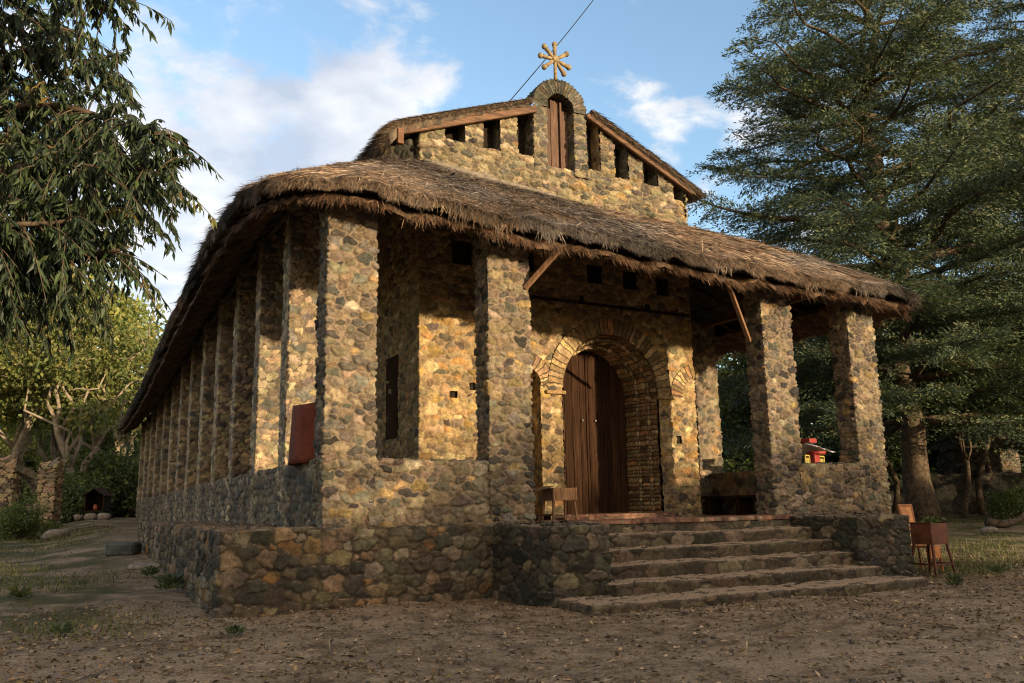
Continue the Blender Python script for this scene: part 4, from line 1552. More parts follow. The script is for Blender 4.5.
def broadleaf(seed, H, R, n_leaf, leaf, cols, trunk_r=.22, fork=.35, flat=.75, clump=1.0, nlimb=8, stems=1, nclump=46):
    """trunk mesh + crown mesh, base at the origin"""
    rng = np.random.RandomState(seed)
    tb = MB()
    tips = []
    for st in range(stems):
        lean = rng.randn(2) * .08 * H + (np.array([math.cos(st * 2.1), math.sin(st * 2.1)]) * .12 * H if stems > 1 else 0)
        top = np.array([lean[0], lean[1], H * (fork + .1 * rng.rand())])
        base = np.array([.25 * rng.randn() * (stems > 1), .25 * rng.randn() * (stems > 1), -.3])
        tr = limb(rng, base, top, 7, .10, 0)
        tb.tube(tr, np.linspace(trunk_r * 1.25, trunk_r * .62, 7) * np.array([1.35, 1.05, 1, 1, 1, 1, 1]), 8, None, .25, rng)
        for k in range(nlimb):
            a = 2 * np.pi * (k + .6 * rng.rand()) / nlimb
            el = -.12 + 1.45 * rng.rand()
            rr = R * (.55 + .45 * rng.rand())
            e = np.array([lean[0] * .5 + math.cos(a) * math.cos(el) * rr, lean[1] * .5 + math.sin(a) * math.cos(el) * rr, H * (fork + .12) + math.sin(el) * (H * (1 - fork - .12)) * (.75 + .25 * rng.rand())])
            st_ = tr[rng.randint(3, 7)]
            lb = limb(rng, st_, e, 7, .2, .08)
            tb.tube(lb, np.linspace(trunk_r * .5, trunk_r * .10, 7), 6)
            tips += [lb[-1], lb[-2], lb[-3] if rng.rand() < .6 else lb[-1]]
            for q in range(3):
                s0 = lb[rng.randint(3, 6)]
                e2 = s0 + rand_unit(rng, 1)[0] * R * .4 + np.array([0, 0, .15 * R])
                l2 = limb(rng, s0, e2, 5, .2, .05)
                tb.tube(l2, np.linspace(trunk_r * .2, trunk_r * .05, 5), 5)
                tips.append(e2)
    tips = np.array(tips)
    if len(tips) > nclump:
        tips = tips[rng.permutation(len(tips))[:nclump]]
    parts = []
    per = n_leaf // len(tips)
    for t in tips:
        r = clump * R * (.20 + .16 * rng.rand())
        m_ = int(per * (.6 + .8 * rng.rand()))
        u = rand_unit(rng, m_)
        rad = r * (rng.rand(m_) ** .45)
        p = t + u * rad[:, None] * np.array([1.15, 1.15, flat])
        # small sprays: shift leaves onto little twigs
        cell = rng.randint(0, max(2, m_ // 9), m_)
        cc = (rng.rand(max(2, m_ // 9), 3) - .5) * r * .5
        p = p + cc[cell] * .6
        d = unit(u * .6 + rand_unit(rng, m_) + np.array([0, 0, -.35]))
        shade = cols
        parts.append(leaves(p, d, leaf * (.6 + .8 * rng.rand(m_)), leaf * (.22 + .16 * rng.rand(m_)), rng, shade))
    V, Q, C = merge(parts)
    tv = np.concatenate(tb.V)
    trunk = npmesh('trunk', tv, np.concatenate(tb.Q), np.concatenate(tb.T), {'scol': np.concatenate(tb.C)}, True)
    crown = npmesh('crown', V, Q, None, {'scol': C}, False)
    return trunk, crown


YG = np.array([(.18, .205, .055), (.14, .18, .05), (.23, .23, .065), (.11, .15, .045), (.27, .25, .075)])
DG = np.array([(.034, .060, .020), (.045, .075, .024), (.028, .048, .020), (.06, .085, .025), (.05, .062, .022)])
MG = np.array([(.060, .085, .025), (.075, .10, .028), (.045, .068, .022), (.11, .12, .03), (.055, .07, .03)])
NG = np.array([(.036, .060, .032), (.050, .076, .036), (.027, .046, .029), (.064, .088, .042), (.105, .112, .042)])

KIND = {
    'pale': (broadleaf(201, 13, 5.0, 9500, .30, YG, .26, .30, .7), 'pale_bark'),
    'pale2': (broadleaf(202, 12, 4.2, 8000, .28, YG * .85 + MG * .15, .22, .36, .8, .95, 7, 2), 'pale_bark'),
    'mid': (broadleaf(203, 11, 4.6, 13000, .28, MG, .22, .32, .75), 'bark'),
    'dark': (broadleaf(204, 12, 4.8, 15000, .27, DG, .24, .28, .8, 1.1), 'bark'),
    'thin': (broadleaf(205, 10, 3.0, 6000, .26, DG * .6 + MG * .4, .14, .5, .8, 1.1, 6), 'bark'),
    'bush': (broadleaf(206, 2.6, 1.7, 6500, .20, DG, .06, .12, .8, 1.3, 7, 3), 'bark'),
    'airy': (broadleaf(208, 2.5, 1.7, 1500, .17, MG, .05, .12, .9, 1.35, 7, 3), 'bark'),
    'airy_tree': (broadleaf(209, 10, 3.2, 1500, .30, MG, .14, .42, .9, 1.2, 7), 'bark'),
    'lbush': (broadleaf(207, 2.2, 1.7, 5000, .18, MG * 1.35, .05, .10, .75, 1.3, 7, 3), 'bark'),
}
for k, ((t_, c_), bk) in KIND.items():
    t_.materials.append(M[bk])
    c_.materials.append(M['leaf'])


def plant(kind, name, label, cat, x, y, sc=1., rz=0., group=None, zs=1.0, sink=0.):
    r = empty(name, (x, y, float(gz(x, y)) - sink), rz)
    r.scale = (sc, sc, sc * zs)
    tag(r, label, cat, group)
    (t_, c_), bk = KIND[kind]
    for nm, me in (('trunk', t_), ('crown', c_)):
        o = bpy.data.objects.new(nm, me)
        COL.objects.link(o)
        o.parent = r
    return r


def px_ground(px, dep):
    p = at(px, 500, dep)
    return p[0], p[1]


TREES = [
    ('pale', 'tree', 'tall yellow-green tree with pale trunk behind the left ruin wall', 'tree', 45, 50, 1.2, .3),
    ('pale2', 'tree', 'two-stemmed pale-barked tree between the ruin wall and the church flank', 'tree', 84, 44, 1.0, 1.9),
    ('pale', 'tree', 'sunlit leafy tree rising just left of the far end of the thatched eave', 'tree', 118, 58, 1.25, 2.6),
    ('pale2', 'tree', 'light green tree at the left edge, half hidden by hanging leaves', 'tree', -8, 46, 1.2, 4.),
    ('mid', 'tree', 'dull green tree low behind the two-stemmed pale tree', 'tree', 100, 66, .9, .9),
    ('dark', 'tree', 'dark tree right behind the far left corner of the church', 'tree', 160, 64, .8, .9),
    ('pale', 'tree', 'distant yellowish tree between the ruin wall trees', 'tree', 18, 72, 1.1, 5.),
    ('pale2', 'tree', 'light tree with bare stems seen through the porch left of the right-hand pillars', 'tree', 722, 46, .9, .2),
    ('mid', 'tree', 'greyish green tree seen between the two right porch pillars', 'tree', 795, 44, .85, 1.4),
    ('mid', 'tree', 'mid green dense tree just right of the last porch pillar', 'tree', 850, 50, .9, 2.2),
    ('mid', 'tree', 'mid green tree seen low through the porch opening', 'tree', 690, 56, .95, 3.1),
    ('pale2', 'tree', 'lit tree glimpsed behind the big conifer trunk', 'tree', 905, 60, .95, 4.2),
    ('mid', 'tree', 'leafy tree behind the dark back wall', 'tree', 975, 58, 1.0, 5.1),
    ('mid', 'tree', 'brighter green tree at the right edge behind the dark wall', 'tree', 1035, 46, .95, .5),
    ('thin', 'tree', 'slender tree with a bare dark stem right of the conifer trunk', 'tree', 1003, 37, .9, .4),
    ('thin', 'tree', 'slender tree with a bare stem left of the conifer trunk', 'tree', 893, 36, .85, 2.4),
    ('thin', 'tree', 'thin crooked tree standing close left of the stone hut', 'tree', 962, 33, .72, 3.3),
    ('thin', 'tree', 'slim dark trunk just clear of the last porch pillar', 'tree', 872, 40, .95, 1.2),
    ('thin', 'tree', 'slim trunk between the last pillar and the conifer trunk', 'tree', 897, 46, 1.05, 2.9),
    ('thin', 'tree', 'slim leaning trunk right behind the conifer trunk', 'tree', 948, 41, 1.0, 4.4),
    ('thin', 'tree', 'slim trunk in front of the stone hut', 'tree', 984, 36, .9, 5.2),
    ('thin', 'tree', 'slim trunk nearest the right edge of the picture', 'tree', 1017, 42, 1.0, .9),
    ('mid', 'tree', 'hazy distant tree seen above the porch parapet', 'tree', 760, 72, 1.1, 2.),
]
for kind, nm, lab, cat, px, dep, sc, rz in TREES:
    x, y = px_ground(px, dep)
    plant(kind, nm, lab, cat, x, y, sc, rz)
BUSHES = [
    ('lbush', 'dark bush at the foot of the pale trees beside the ruin pier', 70, 42, 1.1, 0.),
    ('lbush', 'green bush behind the little wooden shrine', 108, 48, 1.3, 1.),
    ('lbush', 'dark bush against the far left corner of the church', 130, 46, 1.5, 2.),
    ('lbush', 'leafy bush growing in front of the ruined arch', 22, 29, .55, 3.),
    ('lbush', 'low bush behind the ruin wall at the left edge', 4, 42, 1.3, .7),
    ('lbush', 'wide bush behind the two-stemmed pale tree', 92, 54, 1.9, .4),
    ('lbush', 'round bush seen through the porch above its bench', 728, 36, 1.15, 4.),
    ('bush', 'dark bush seen behind the red and yellow stand', 812, 38, 1.2, 5.),
    ('bush', 'dark bush behind the last porch pillar', 868, 38, 1.4, 1.2),
    ('bush', 'dark bush seen low between bench and right pillars', 752, 40, 1.5, 1.7),
    ('lbush', 'small bush in front of the dark back wall by the right edge', 1012, 31, .5, 2.2),
    ('bush', 'big dark bush directly behind the conifer trunk', 935, 44, 2.2, .3),
    ('bush', 'big dark bush behind the right end of the boundary wall', 1012, 46, 2.3, 1.3),
    ('bush', 'bush beside the stone hut under the conifer', 985, 42, 1.3, 3.2),
]
for kind, lab, px, dep, sc, rz in BUSHES:
    x, y = px_ground(px, dep)
    plant(kind, 'bush', lab, 'bush', x, y, sc, rz)


# ---- far wood closing the horizon
def far_wood():
    rng = np.random.RandomState(31)
    parts = []
    for k in range(150):
        a = math.radians(-75 + 150 * (k + rng.rand()) / 150) + math.atan2(CF[0], CF[1])
        d = 95 + 40 * rng.rand()
        c = CAM + np.array([math.sin(a), math.cos(a), 0]) * d
        h = 7 + 6 * rng.rand()
        n = 420
        u = rand_unit(rng, n)
        p = np.array([c[0], c[1], float(gz(c[0], c[1])) + h * .5]) + u * np.array([5, 5, h * .52]) * (rng.rand(n, 1) ** .3)
        cl = (MG if rng.rand() < .6 else YG * .7)
        parts.append(leaves(p, unit(u + rand_unit(rng, n)), .9 + .8 * rng.rand(n), .3 + .3 * rng.rand(n), rng, cl))
    V, Q, C = merge(parts)
    o = link('far_wood', npmesh('far_wood', V, Q, None, {'scol': C}, False), M['leaf'])
    tag(o, 'distant wood closing the view behind all the trees', 'wood', None, 'stuff')


far_wood()


# ---- the big conifer on the right
def conifer(seed, H, rmax, low, ncl=1.0, cols=NG):
    rng = np.random.RandomState(seed)
    tb = MB()
    tr = limb(rng, (0, 0, -.4), (.6, .3, H), 14, .03, 0)
    tb.tube(tr, np.linspace(.44, .06, 14) * np.array([1.4, 1.1] + [1] * 12), 12, None, .25, rng)
    # a second leader, as the photograph's fork
    t2 = limb(rng, tr[2], tr[7] + np.array([2.0, -.6, 1.5]), 9, .06, 0)
    tb.tube(t2, np.linspace(.36, .06, 9), 8, None, .2, rng)
    parts = []
    z = low
    while z < H - .4:
        f = (z - low) / (H - low)
        prof = rmax * (.86 + .30 * math.sin(min(1, f * 1.7) * math.pi * .62)) * (1 - max(0, f - .30) / .70 * .84)
        nb = 5 if f < .7 else 4
        a0 = rng.rand() * 6.28
        i = np.interp(z, tr[:, 2], np.arange(len(tr)))
        c = np.array([np.interp(z, tr[:, 2], tr[:, q]) for q in range(3)])
        for b_ in range(nb):
            a = a0 + 2 * np.pi * (b_ + .5 * rng.rand()) / nb
            ln = prof * (.62 + .5 * rng.rand())
            rise = (.30 - .42 * (1 - f)) * (.6 + .8 * rng.rand()) + .10
            dirv = np.array([math.cos(a), math.sin(a), 0])
            k = 9
            t = np.linspace(0, 1, k)
            pts = c + dirv * (t * ln)[:, None]
            pts[:, 2] += ln * (rise * t - .05 * t ** 2) + .06 * ln * np.sin(t * 3) * rng.randn()
            sd_ = np.array([-dirv[1], dirv[0], 0])
            pts += sd_ * (np.cumsum(rng.randn(k)) * .035 * ln)[:, None]
            tb.tube(pts, np.linspace(.035 + .014 * ln, .012, k), 5)
            # secondary sprays
            ns = int(ln * (5.0 + 2.2 * rng.rand()))
            for q in range(ns):
                tt = .18 + .82 * ((q + rng.rand()) / ns)
                s0 = np.array([np.interp(tt, t, pts[:, j]) for j in range(3)])
                sl_ = (.5 + 1.25 * (1 - tt) + .35 * rng.rand()) * min(1.2, .35 + ln / 6)
                sgn = 1 if q % 2 else -1
                sv = unit(dirv * (.75 + .3 * rng.randn()) + sd_ * sgn * (.9 + .3 * rng.rand()) + np.array([0, 0, .05 + .28 * rng.randn()]))
                mcl = int(46 * ncl * (.6 + sl_))
                u = rng.rand(mcl) ** .8
                p = s0 + sv * (u * sl_)[:, None] + rng.randn(mcl, 3) * np.array([.10, .10, .055]) * (.5 + sl_ * .6)
                p[:, 2] -= .10 * (u * sl_) ** 2
                d = unit(sv * .9 + rand_unit(rng, mcl) * .65 + np.array([0, 0, -.08]))
                parts.append(leaves(p, d, .08 + .13 * rng.rand(mcl), .013 + .017 * rng.rand(mcl), rng, cols, .05))
        z += .58 + .40 * rng.rand()
    V, Q, C = merge(parts)
    trunk = npmesh('trunk', np.concatenate(tb.V), np.concatenate(tb.Q), np.concatenate(tb.T), {'scol': np.concatenate(tb.C)}, True)
    crown = npmesh('crown', V, Q, None, {'scol': C}, False)
    trunk.materials.append(M['bark'])
    crown.materials.append(M['needle'])
    return trunk, crown


KIND['conifer'] = (conifer(305, 25, 8.5, 3.6), 'bark')
x, y = px_ground(925, 31)
plant('conifer', 'conifer_tree', 'big dark conifer towering over the right end of the porch roof', 'tree', x, y, 1., 1.1)
x, y = px_ground(1090, 36)
plant('conifer', 'conifer_tree', 'second dark conifer cut off by the right edge of the picture', 'tree', x, y, .95, 3.7)


# ---- the overhanging tree on the left, close to the camera
def overhang():
    rng = np.random.RandomState(41)
    root = empty('overhanging_tree', tuple(at(-330, 560, 8.6)))
    bx, by = root.location.x, root.location.y
    root.location.z = float(gz(bx, by))
    bpy.context.view_layer.update()
    O = np.array(root.location)
    tag(root, 'near broadleaf tree hanging long dark leaves into the upper left corner', 'tree')
    fork = at(-230, 120, 8.6)
    tb = MB()
    tr = limb(rng, O - np.array([0, 0, .3]), fork, 8, .06, 0)
    tb.tube(tr - O, np.linspace(.30, .17, 8), 10, None, .2, rng)
    boughs = [
        [(-230, 120, 8.6), (-90, 40, 8.4), (20, -20, 8.2), (80, -25, 8.0), (110, 0, 7.9)],
        [(-230, 120, 8.6), (-80, 90, 8.8), (30, 50, 8.9), (80, 60, 9.0), (112, 78, 9.1)],
        [(-200, 160, 8.6), (-60, 120, 8.3), (50, 105, 8.2), (110, 120, 8.1), (150, 132, 8.0), (172, 134, 8.0)],
        [(-200, 160, 8.6), (-50, 170, 8.0), (60, 165, 7.8), (115, 168, 7.7), (165, 168, 7.7)],
        [(-190, 180, 8.6), (-60, 210, 9.0), (30, 205, 9.2), (100, 200, 9.2), (155, 192, 9.3)],
        [(-190, 200, 8.6), (-60, 250, 8.3), (20, 250, 8.2), (80, 255, 8.1), (120, 250, 8.1)],
        [(-190, 220, 8.6), (-80, 270, 8.8), (0, 262, 8.9), (40, 270, 9.0), (62, 285, 9.0)],
        [(-230, 120, 8.6), (-120, -30, 9.3), (-10, -70, 9.6), (50, -60, 9.6), (90, -35, 9.7)],
        [(-190, 180, 8.6), (-70, 60, 9.6), (10, 90, 10), (60, 130, 10.1), (100, 150, 10.2)],
        [(-190, 180, 8.6), (-90, 290, 8.2), (-30, 285, 8.1), (10, 295, 8.1)],
        [(-190, 200, 8.6), (-70, 280, 9.6), (-10, 270, 9.8), (30, 285, 9.9)],
        [(-190, 200, 8.6), (-60, 265, 9.9), (30, 275, 10.2), (70, 285, 10.3)],
        [(-190, 160, 8.6), (-60, 20, 8.9), (20, 20, 9.0), (70, 30, 9.2)],
        [(-190, 160, 8.6), (-60, 130, 9.2), (20, 140, 9.5), (80, 155, 9.6), (125, 155, 9.7)],
        [(-190, 180, 8.6), (-70, 230, 7.7), (10, 225, 7.6), (60, 222, 7.6), (105, 212, 7.7)],
        [(-190, 180, 8.6), (-70, 150, 9.8), (0, 180, 10.2), (60, 220, 10.4), (110, 235, 10.5)],
    ]
    parts = []
    LC = np.array([(.028, .048, .018), (.036, .060, .022), (.022, .036, .017), (.048, .072, .024), (.028, .042, .022), (.055, .08, .026)])
    YC = np.array([(.14, .13, .03), (.10, .11, .03), (.17, .11, .035)])
    for b_ in boughs:
        c = np.array([at(*q) for q in b_])
        pts = catmull(c, [6] * (len(c) - 1)) if len(c) > 2 else c
        k = len(pts)
        tb.tube(pts - O, np.linspace(.05, .008, k), 6)
        ln = np.concatenate([[0], np.cumsum(np.linalg.norm(np.diff(pts, axis=0), axis=1))])
        ntw = int(ln[-1] * 34)
        for q in range(ntw):
            t = ln[-1] * (.22 + .78 * (q + rng.rand()) / ntw)
            s0 = np.array([np.interp(t, ln, pts[:, j]) for j in range(3)])
            dv_ = np.array([np.interp(min(t + .3, ln[-1]), ln, pts[:, j]) for j in range(3)]) - s0 + 1e-4
            dv_ = unit(dv_)
            L_ = (.26 + .62 * rng.rand()) * (1.0 if t < ln[-1] * .85 else .8)
            d0 = unit(dv_ * .5 + rand_unit(rng, 1)[0] * .9 + np.array([0, 0, .10]))
            u = np.linspace(0, 1, 6)
            tw = s0 + d0 * (u * L_)[:, None]
            tw[:, 2] -= .40 * L_ * u ** 2
            tb.tube(tw - O, np.linspace(.008, .003, 6), 4)
            nl = rng.randint(18, 34)
            uu = .15 + .85 * rng.rand(nl)
            p = np.stack([np.interp(uu, u, tw[:, j]) for j in range(3)], 1)
            d = unit(np.array([0, 0, -1.0]) + rand_unit(rng, nl) * .62 + d0 * .35)
            cols = YC if rng.rand() < (.10 if s0[2] > at(0, 110, 8.5)[2] and t < ln[-1] * .7 else .03) else LC
            parts.append(leaves(p - O, d, .07 + .10 * rng.rand(nl), 0.012 + .011 * rng.rand(nl), rng, cols, .12))
    V, Q, C = merge(parts)
    t_ = link('trunk', npmesh('trunk', np.concatenate(tb.V), np.concatenate(tb.Q), np.concatenate(tb.T), {'scol': np.concatenate(tb.C)}, True), M['bark'], root)
    c_ = link('crown', npmesh('crown', V, Q, None, {'scol': C}, False), M['leaf_gloss'], root)


overhang()

# ---- trees behind the camera, between the low sun and the yard: they cast the dappled shade
SHADE = [  # across the sun's path: (sideways offset, distance towards the sun, kind, scale)
    (-9, 34, 'airy', 2.0), (-5.8, 33, 'lbush', 1.95), (-2.2, 36, 'bush', 2.25), (1.6, 33, 'bush', 2.05), (4.6, 35, 'lbush', 2.25), (17, 34, 'airy', 2.3),
    (-15, 35, 'lbush', 2.4), (-17, 35, 'airy', 2.6), (20, 35, 'bush', 2.5), (23.5, 36, 'bush', 2.6), (27, 36, 'lbush', 2.7), (30.5, 36, 'bush', 2.6), (34, 36, 'bush', 2.6), (38, 36, 'bush', 2.7), (-21, 35, 'airy', 2.5),
    (-7, 38, 'airy', 2.4), (-.5, 40, 'airy', 2.5), (4, 39, 'airy', 2.5), (-12, 40, 'airy', 2.5), (3, 44, 'airy', 3.1), (-5, 44, 'airy', 3.0), (-1.5, 45, 'airy', 3.3), (5.2, 46, 'airy', 3.0),
    (-7, 46, 'airy_tree', .95), (-1, 50, 'airy_tree', 1.05), (5, 44, 'airy_tree', .9), (-15, 46, 'airy_tree', .9), (20, 46, 'airy_tree', .9),
]
SX, SY = math.sin(SUN_AZ), -math.cos(SUN_AZ)
for i, (off, dist, kind, sc) in enumerate(SHADE):
    x, y = 4.5 + SX * dist - SY * off, 0 + SY * dist + SX * off
    plant(kind, 'shade_bush' if kind != 'airy_tree' else 'shade_tree', 'leafy plant at the edge of the yard behind the viewer, shading the ground', 'bush' if kind != 'airy_tree' else 'tree', x, y, sc, i * 1.3, 'plants shading the yard from behind the viewer')

# ------------------------------------------------------------------ ruins, walls and small things
def ruin():
    # lit wall piece, pier and the broken arch between them, at the left edge
    x0, y0 = px_ground(46, 31)
    r = empty('ruined_wall', (x0, y0, float(gz(x0, y0))), 0)
    bpy.context.view_layer.update()
    tag(r, 'ruined stone wall with a broken arch and a free-standing pier at the left edge', 'ruin')
    ax = unit(np.array([CR[0], CR[1]]))

    def blk(name, a, b, h, th, seed, jag=.12):
        pa, pb = ax * a, ax * b
        nrm = np.array([ax[1], -ax[0]])
        path = [pa - nrm * th, pa, pb, pb - nrm * th]

        def wr(P):
            P = P.copy()
            f = np.clip(P[..., 2] / h, 0, 1)
            P[..., 2] += f * jag * (np.sin(P[..., 0] * 5 + seed) + np.sin(P[..., 1] * 7 + P[..., 0] * 3)) * (P[..., 2] > h * .9)
            return P
        sweep(name, [path[3], path[0], path[1], path[2]], [(0, -.3), (0, h), (-th * .48, h + .05)], .42, .17, .05, seed, .03, [((.36, .26, .14), 4), ((.27, .20, .12), 3), ((.15, .12, .085), 2)], M['ruin_stone'], r, closed=True, warp=wr)
    blk('pier', -.32, .26, 2.55, .6, 401)
    blk('wall', -3.6, -1.25, 2.75, .55, 402, .16)
    blk('wall', -1.3, -.28, 1.0, .4, 404, .1)
    # sprung half of the arch
    n = 40
    th = np.linspace(np.pi * .05, np.pi * .62, n)
    prof = [(1.0, .5), (1.0, 0), (1.26, 0), (1.26, .5), (1.0, .5)]
    A, s, _ = resample(prof, .05)
    P = np.zeros((len(A), n, 3))
    for i_ in range(len(A)):
        hx = -1.25 + A[i_, 0] * np.cos(th)
        P[i_, :, 0] = ax[0] * hx - ax[1] * A[i_, 1] * -1
        P[i_, :, 1] = ax[1] * hx - ax[0] * A[i_, 1] * -1
        P[i_, :, 2] = 1.28 + A[i_, 0] * np.sin(th)
    stone_grid('arch', P, np.broadcast_to(s[:, None], P.shape[:2]), np.broadcast_to((th * 1.1)[None], P.shape[:2]), .3, .17, .03, 403, [((.13, .10, .065), 1), ((.09, .075, .05), 1)], M['ruin_stone'], r, flip=True)


ruin()


def back_wall():
    # boundary wall, its colour darkened for tree shade, and stone hut
    a, b_ = np.array(px_ground(880, 37)), np.array(px_ground(1120, 36))
    za, zb = float(gz(*a)), float(gz(*b_))

    def wr(P):
        P = P.copy()
        P[..., 2] += za
        return P
    o = sweep('boundary_wall', [tuple(a), tuple(b_)], [(0, -.6), (0, 1.62), (-.5, 1.66), (-.5, -.6)], .34, .2, .05, 411, .07, PAL_SHADED, M['ruin_stone'], None, warp=lambda P: wr(P))
    tag(o, 'stone boundary wall with deep shade put into its dark colour, at the right behind the conifer', 'wall')
    c = np.array(px_ground(982, 40))
    r = empty('stone_hut', (c[0], c[1], float(gz(*c))), .35)
    tag(r, 'half hidden stone hut behind the dark boundary wall', 'hut')
    n = 16
    path = [(1.7 * math.cos(t), 1.7 * math.sin(t)) for t in np.linspace(0, 2 * np.pi, n, endpoint=False)]
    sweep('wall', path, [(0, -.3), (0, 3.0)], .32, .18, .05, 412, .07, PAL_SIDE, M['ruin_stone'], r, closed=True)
    rf = MB()
    rf.lathe([(2.1, 2.85), (2.0, 3.05), (1.2, 3.7), (.02, 4.4)], (0, 0, 0), 24, (.16, .12, .08))
    rf.build('roof', M['straw'], r, True)


back_wall()


def shrine():
    x, y = px_ground(96, 40)
    z = float(gz(x, y))
    ang = math.atan2(CR[1], CR[0])
    r = empty('wooden_shrine', (x, y, z + .36), ang)
    tag(r, 'little dark wooden gabled shelter standing on a heap of stones far left', 'shrine')
    b_ = MB()
    for sx in (-.42, .42):
        b_.box((sx, .2, .36), (.05, .75, .72), None, .006)
    b_.box((0, .56, .42), (.84, .04, .84), None, .006, (.5, .5, .5))
    b_.box((0, .2, .02), (.84, .75, .05), None, .006)
    b_.build('body', M['door_wood'], r)
    rf = MB()
    for s_ in (-1, 1):
        rot = Matrix.Rotation(s_ * math.radians(34), 3, 'Y')
        rf.box((s_ * .25, .2, .88), (.66, .95, .04), rot, .006)
    rf.build('roof', M['door_wood'], r)
    j = MB()
    j.lathe([(.001, 0), (.09, 0), (.11, .12), (.07, .22), (.07, .26), (.001, .26)], (0, 0, 0), 12)
    jo = j.build('jar', plain_mat('red_clay', (.28, .07, .03), .6, .4), None, True)
    jo.location = (r.location.x, r.location.y, z + .42)
    tag(jo, 'small red clay jar inside the little dark shelter', 'jar')
    rng = np.random.RandomState(5)
    for k, (lx, ly, sx, sz) in enumerate(((-.62, -.25, .42, .30), (-.05, -.35, .52, .34), (.52, -.3, .46, .36), (-.35, .3, .5, .36), (.3, .3, .6, .36))):
        o = rock('stone', 500 + k, sx, sx * .8, sz)
        c_, s_ = math.cos(ang), math.sin(ang)
        o.location = (x + lx * c_ - ly * s_, y + lx * s_ + ly * c_, z + sz * .32)
        tag(o, ['left front stone of the heap under the little shelter', 'pale middle front stone of the heap under the little shelter', 'right front stone of the heap under the little shelter', 'back left stone of the heap under the little shelter', 'back right stone of the heap under the little shelter'][k], 'stone', 'stones under the little wooden shelter')


def rock_mesh(name, seed, sx, sy, sz, n=14, col=(.20, .17, .13)):
    rng = np.random.RandomState(seed)
    th = np.arange(n) * 2 * np.pi / n
    ph = np.linspace(-np.pi / 2, np.pi / 2, n // 2 + 1)
    V = np.array([[math.cos(p) * math.cos(t), math.cos(p) * math.sin(t), math.sin(p)] for p in ph for t in th])
    V = np.sign(V) * np.abs(V) ** .75
    k = rng.randn(5, 3) * 2
    d = sum(np.sin(V @ kk + i) for i, kk in enumerate(k)) * .07
    V = V * (1 + d)[:, None] * np.array([sx, sy, sz]) / 2
    Q = [[i * n + j, i * n + (j + 1) % n, (i + 1) * n + (j + 1) % n, (i + 1) * n + j] for i in range(n // 2) for j in range(n)]
    c = np.array(col) * (.7 + .6 * rng.rand())
    return npmesh(name, V, Q, None, {'scol': np.tile(c, (len(V), 1))}, True)


M['rock'] = attr_mat('rock', .9, .2, 12, .6)


def rock(name, seed, sx, sy, sz, col=(.20, .17, .13)):
    return link(name, rock_mesh(name, seed, sx, sy, sz, 14, col), M['rock'])


shrine()


def slabs():
    p = at(124, 545, 19.5)
    z = float(gz(p[0], p[1]))
    b_ = MB()
    ang = math.atan2(CR[1], CR[0])
    rot = Matrix.Rotation(ang + .15, 3, 'Z')
    b_.box((p[0], p[1], z + .12), (.62, .7, .30), rot, .05, (.62, .66, .66))
    o = b_.build('stone_block', plain_mat('slab_stone', (.12, .12, .115), .9, .2, .4, 6))
    tag(o, 'flat dark grey stone block at the far end of the left terrace', 'stone block')
    p = at(148, 563, 17.0)
    o = rock('stone_slab', 71, .75, .5, .12, (.18, .16, .13))
    o.location = (p[0], p[1], float(gz(p[0], p[1])) + .03)
    tag(o, 'thin pale slab lying in the grass beside the left terrace wall', 'stone slab')
    # boulders and logs under the conifer
    for k, (px, dep, sx, sz, lab) in enumerate(((985, 25, .5, .22, 'small stone lying on the grass right of the desk'), (60, 28, .9, .35, 'mossy rock at the foot of the ruin pier'))):
        x, y = px_ground(px, dep)
        o = rock('rock', 80 + k, sx, sx * .8, sz, (.15, .13, .10))
        o.location = (x, y, float(gz(x, y)) + sz * .3)
        tag(o, lab, 'rock')
    x, y = px_ground(985, 27)
    b_ = MB()
    z = float(gz(x, y))
    b_.tube([(x, y, z + .15), (x + .5, y - .2, z + .12), (x + 1.1, y - .3, z + .22), (x + 1.5, y - .35, z + .5)], [.16, .13, .10, .05], 8, None, .3, np.random.RandomState(8))
    o = b_.build('fallen_branch', M['bark'], None, True)
    tag(o, 'fallen branch with an upturned end under the conifer', 'branch')


slabs()


def rust_sheet():
    # half-round rusty sheet standing on the parapet between corner pillar and its neighbour
    n = 22
    th = np.linspace(-1.25, 1.25, n)
    rr = .66
    ys = 1.22 + rr * np.sin(th)
    xs = .16 - .34 * (np.cos(th) - math.cos(1.25)) / (1 - math.cos(1.25))
    zs = np.linspace(.955, 1.84, 12)
    V = []
    for off in (0, .02):
        for z in zs:
            lean = .05 * (z - .95)
            V.append(np.stack([xs + off + lean, ys, np.full(n, z) + .02 * np.sin(ys * 5) * (z > 1.7)], 1))
    V = np.concatenate(V)
    m_ = len(zs)
    q1 = grid_faces(m_, n)
    q2 = grid_faces(m_, n, True) + m_ * n
    o = m_ * n
    e = []
    for i in range(n - 1):
        e += [[i, i + 1, i + 1 + o, i + o], [(m_ - 1) * n + i + 1, (m_ - 1) * n + i, (m_ - 1) * n + i + o, (m_ - 1) * n + i + 1 + o]]
    for j in range(m_ - 1):
        e += [[(j + 1) * n, j * n, j * n + o, (j + 1) * n + o], [j * n + n - 1, (j + 1) * n + n - 1, (j + 1) * n + n - 1 + o, j * n + n - 1 + o]]
    ob = link('metal_sheet', npmesh('metal_sheet', V, np.concatenate([q1, q2, np.array(e)]), None, {'scol': np.ones((len(V), 3))}, True), plain_mat('rust_red', (.14, .034, .016), .8, .15, .25, 5, .0, (.09, .028, .015)))
    tag(ob, 'curved rusty red metal sheet standing on the side parapet behind the corner pillar', 'metal sheet')


rust_sheet()


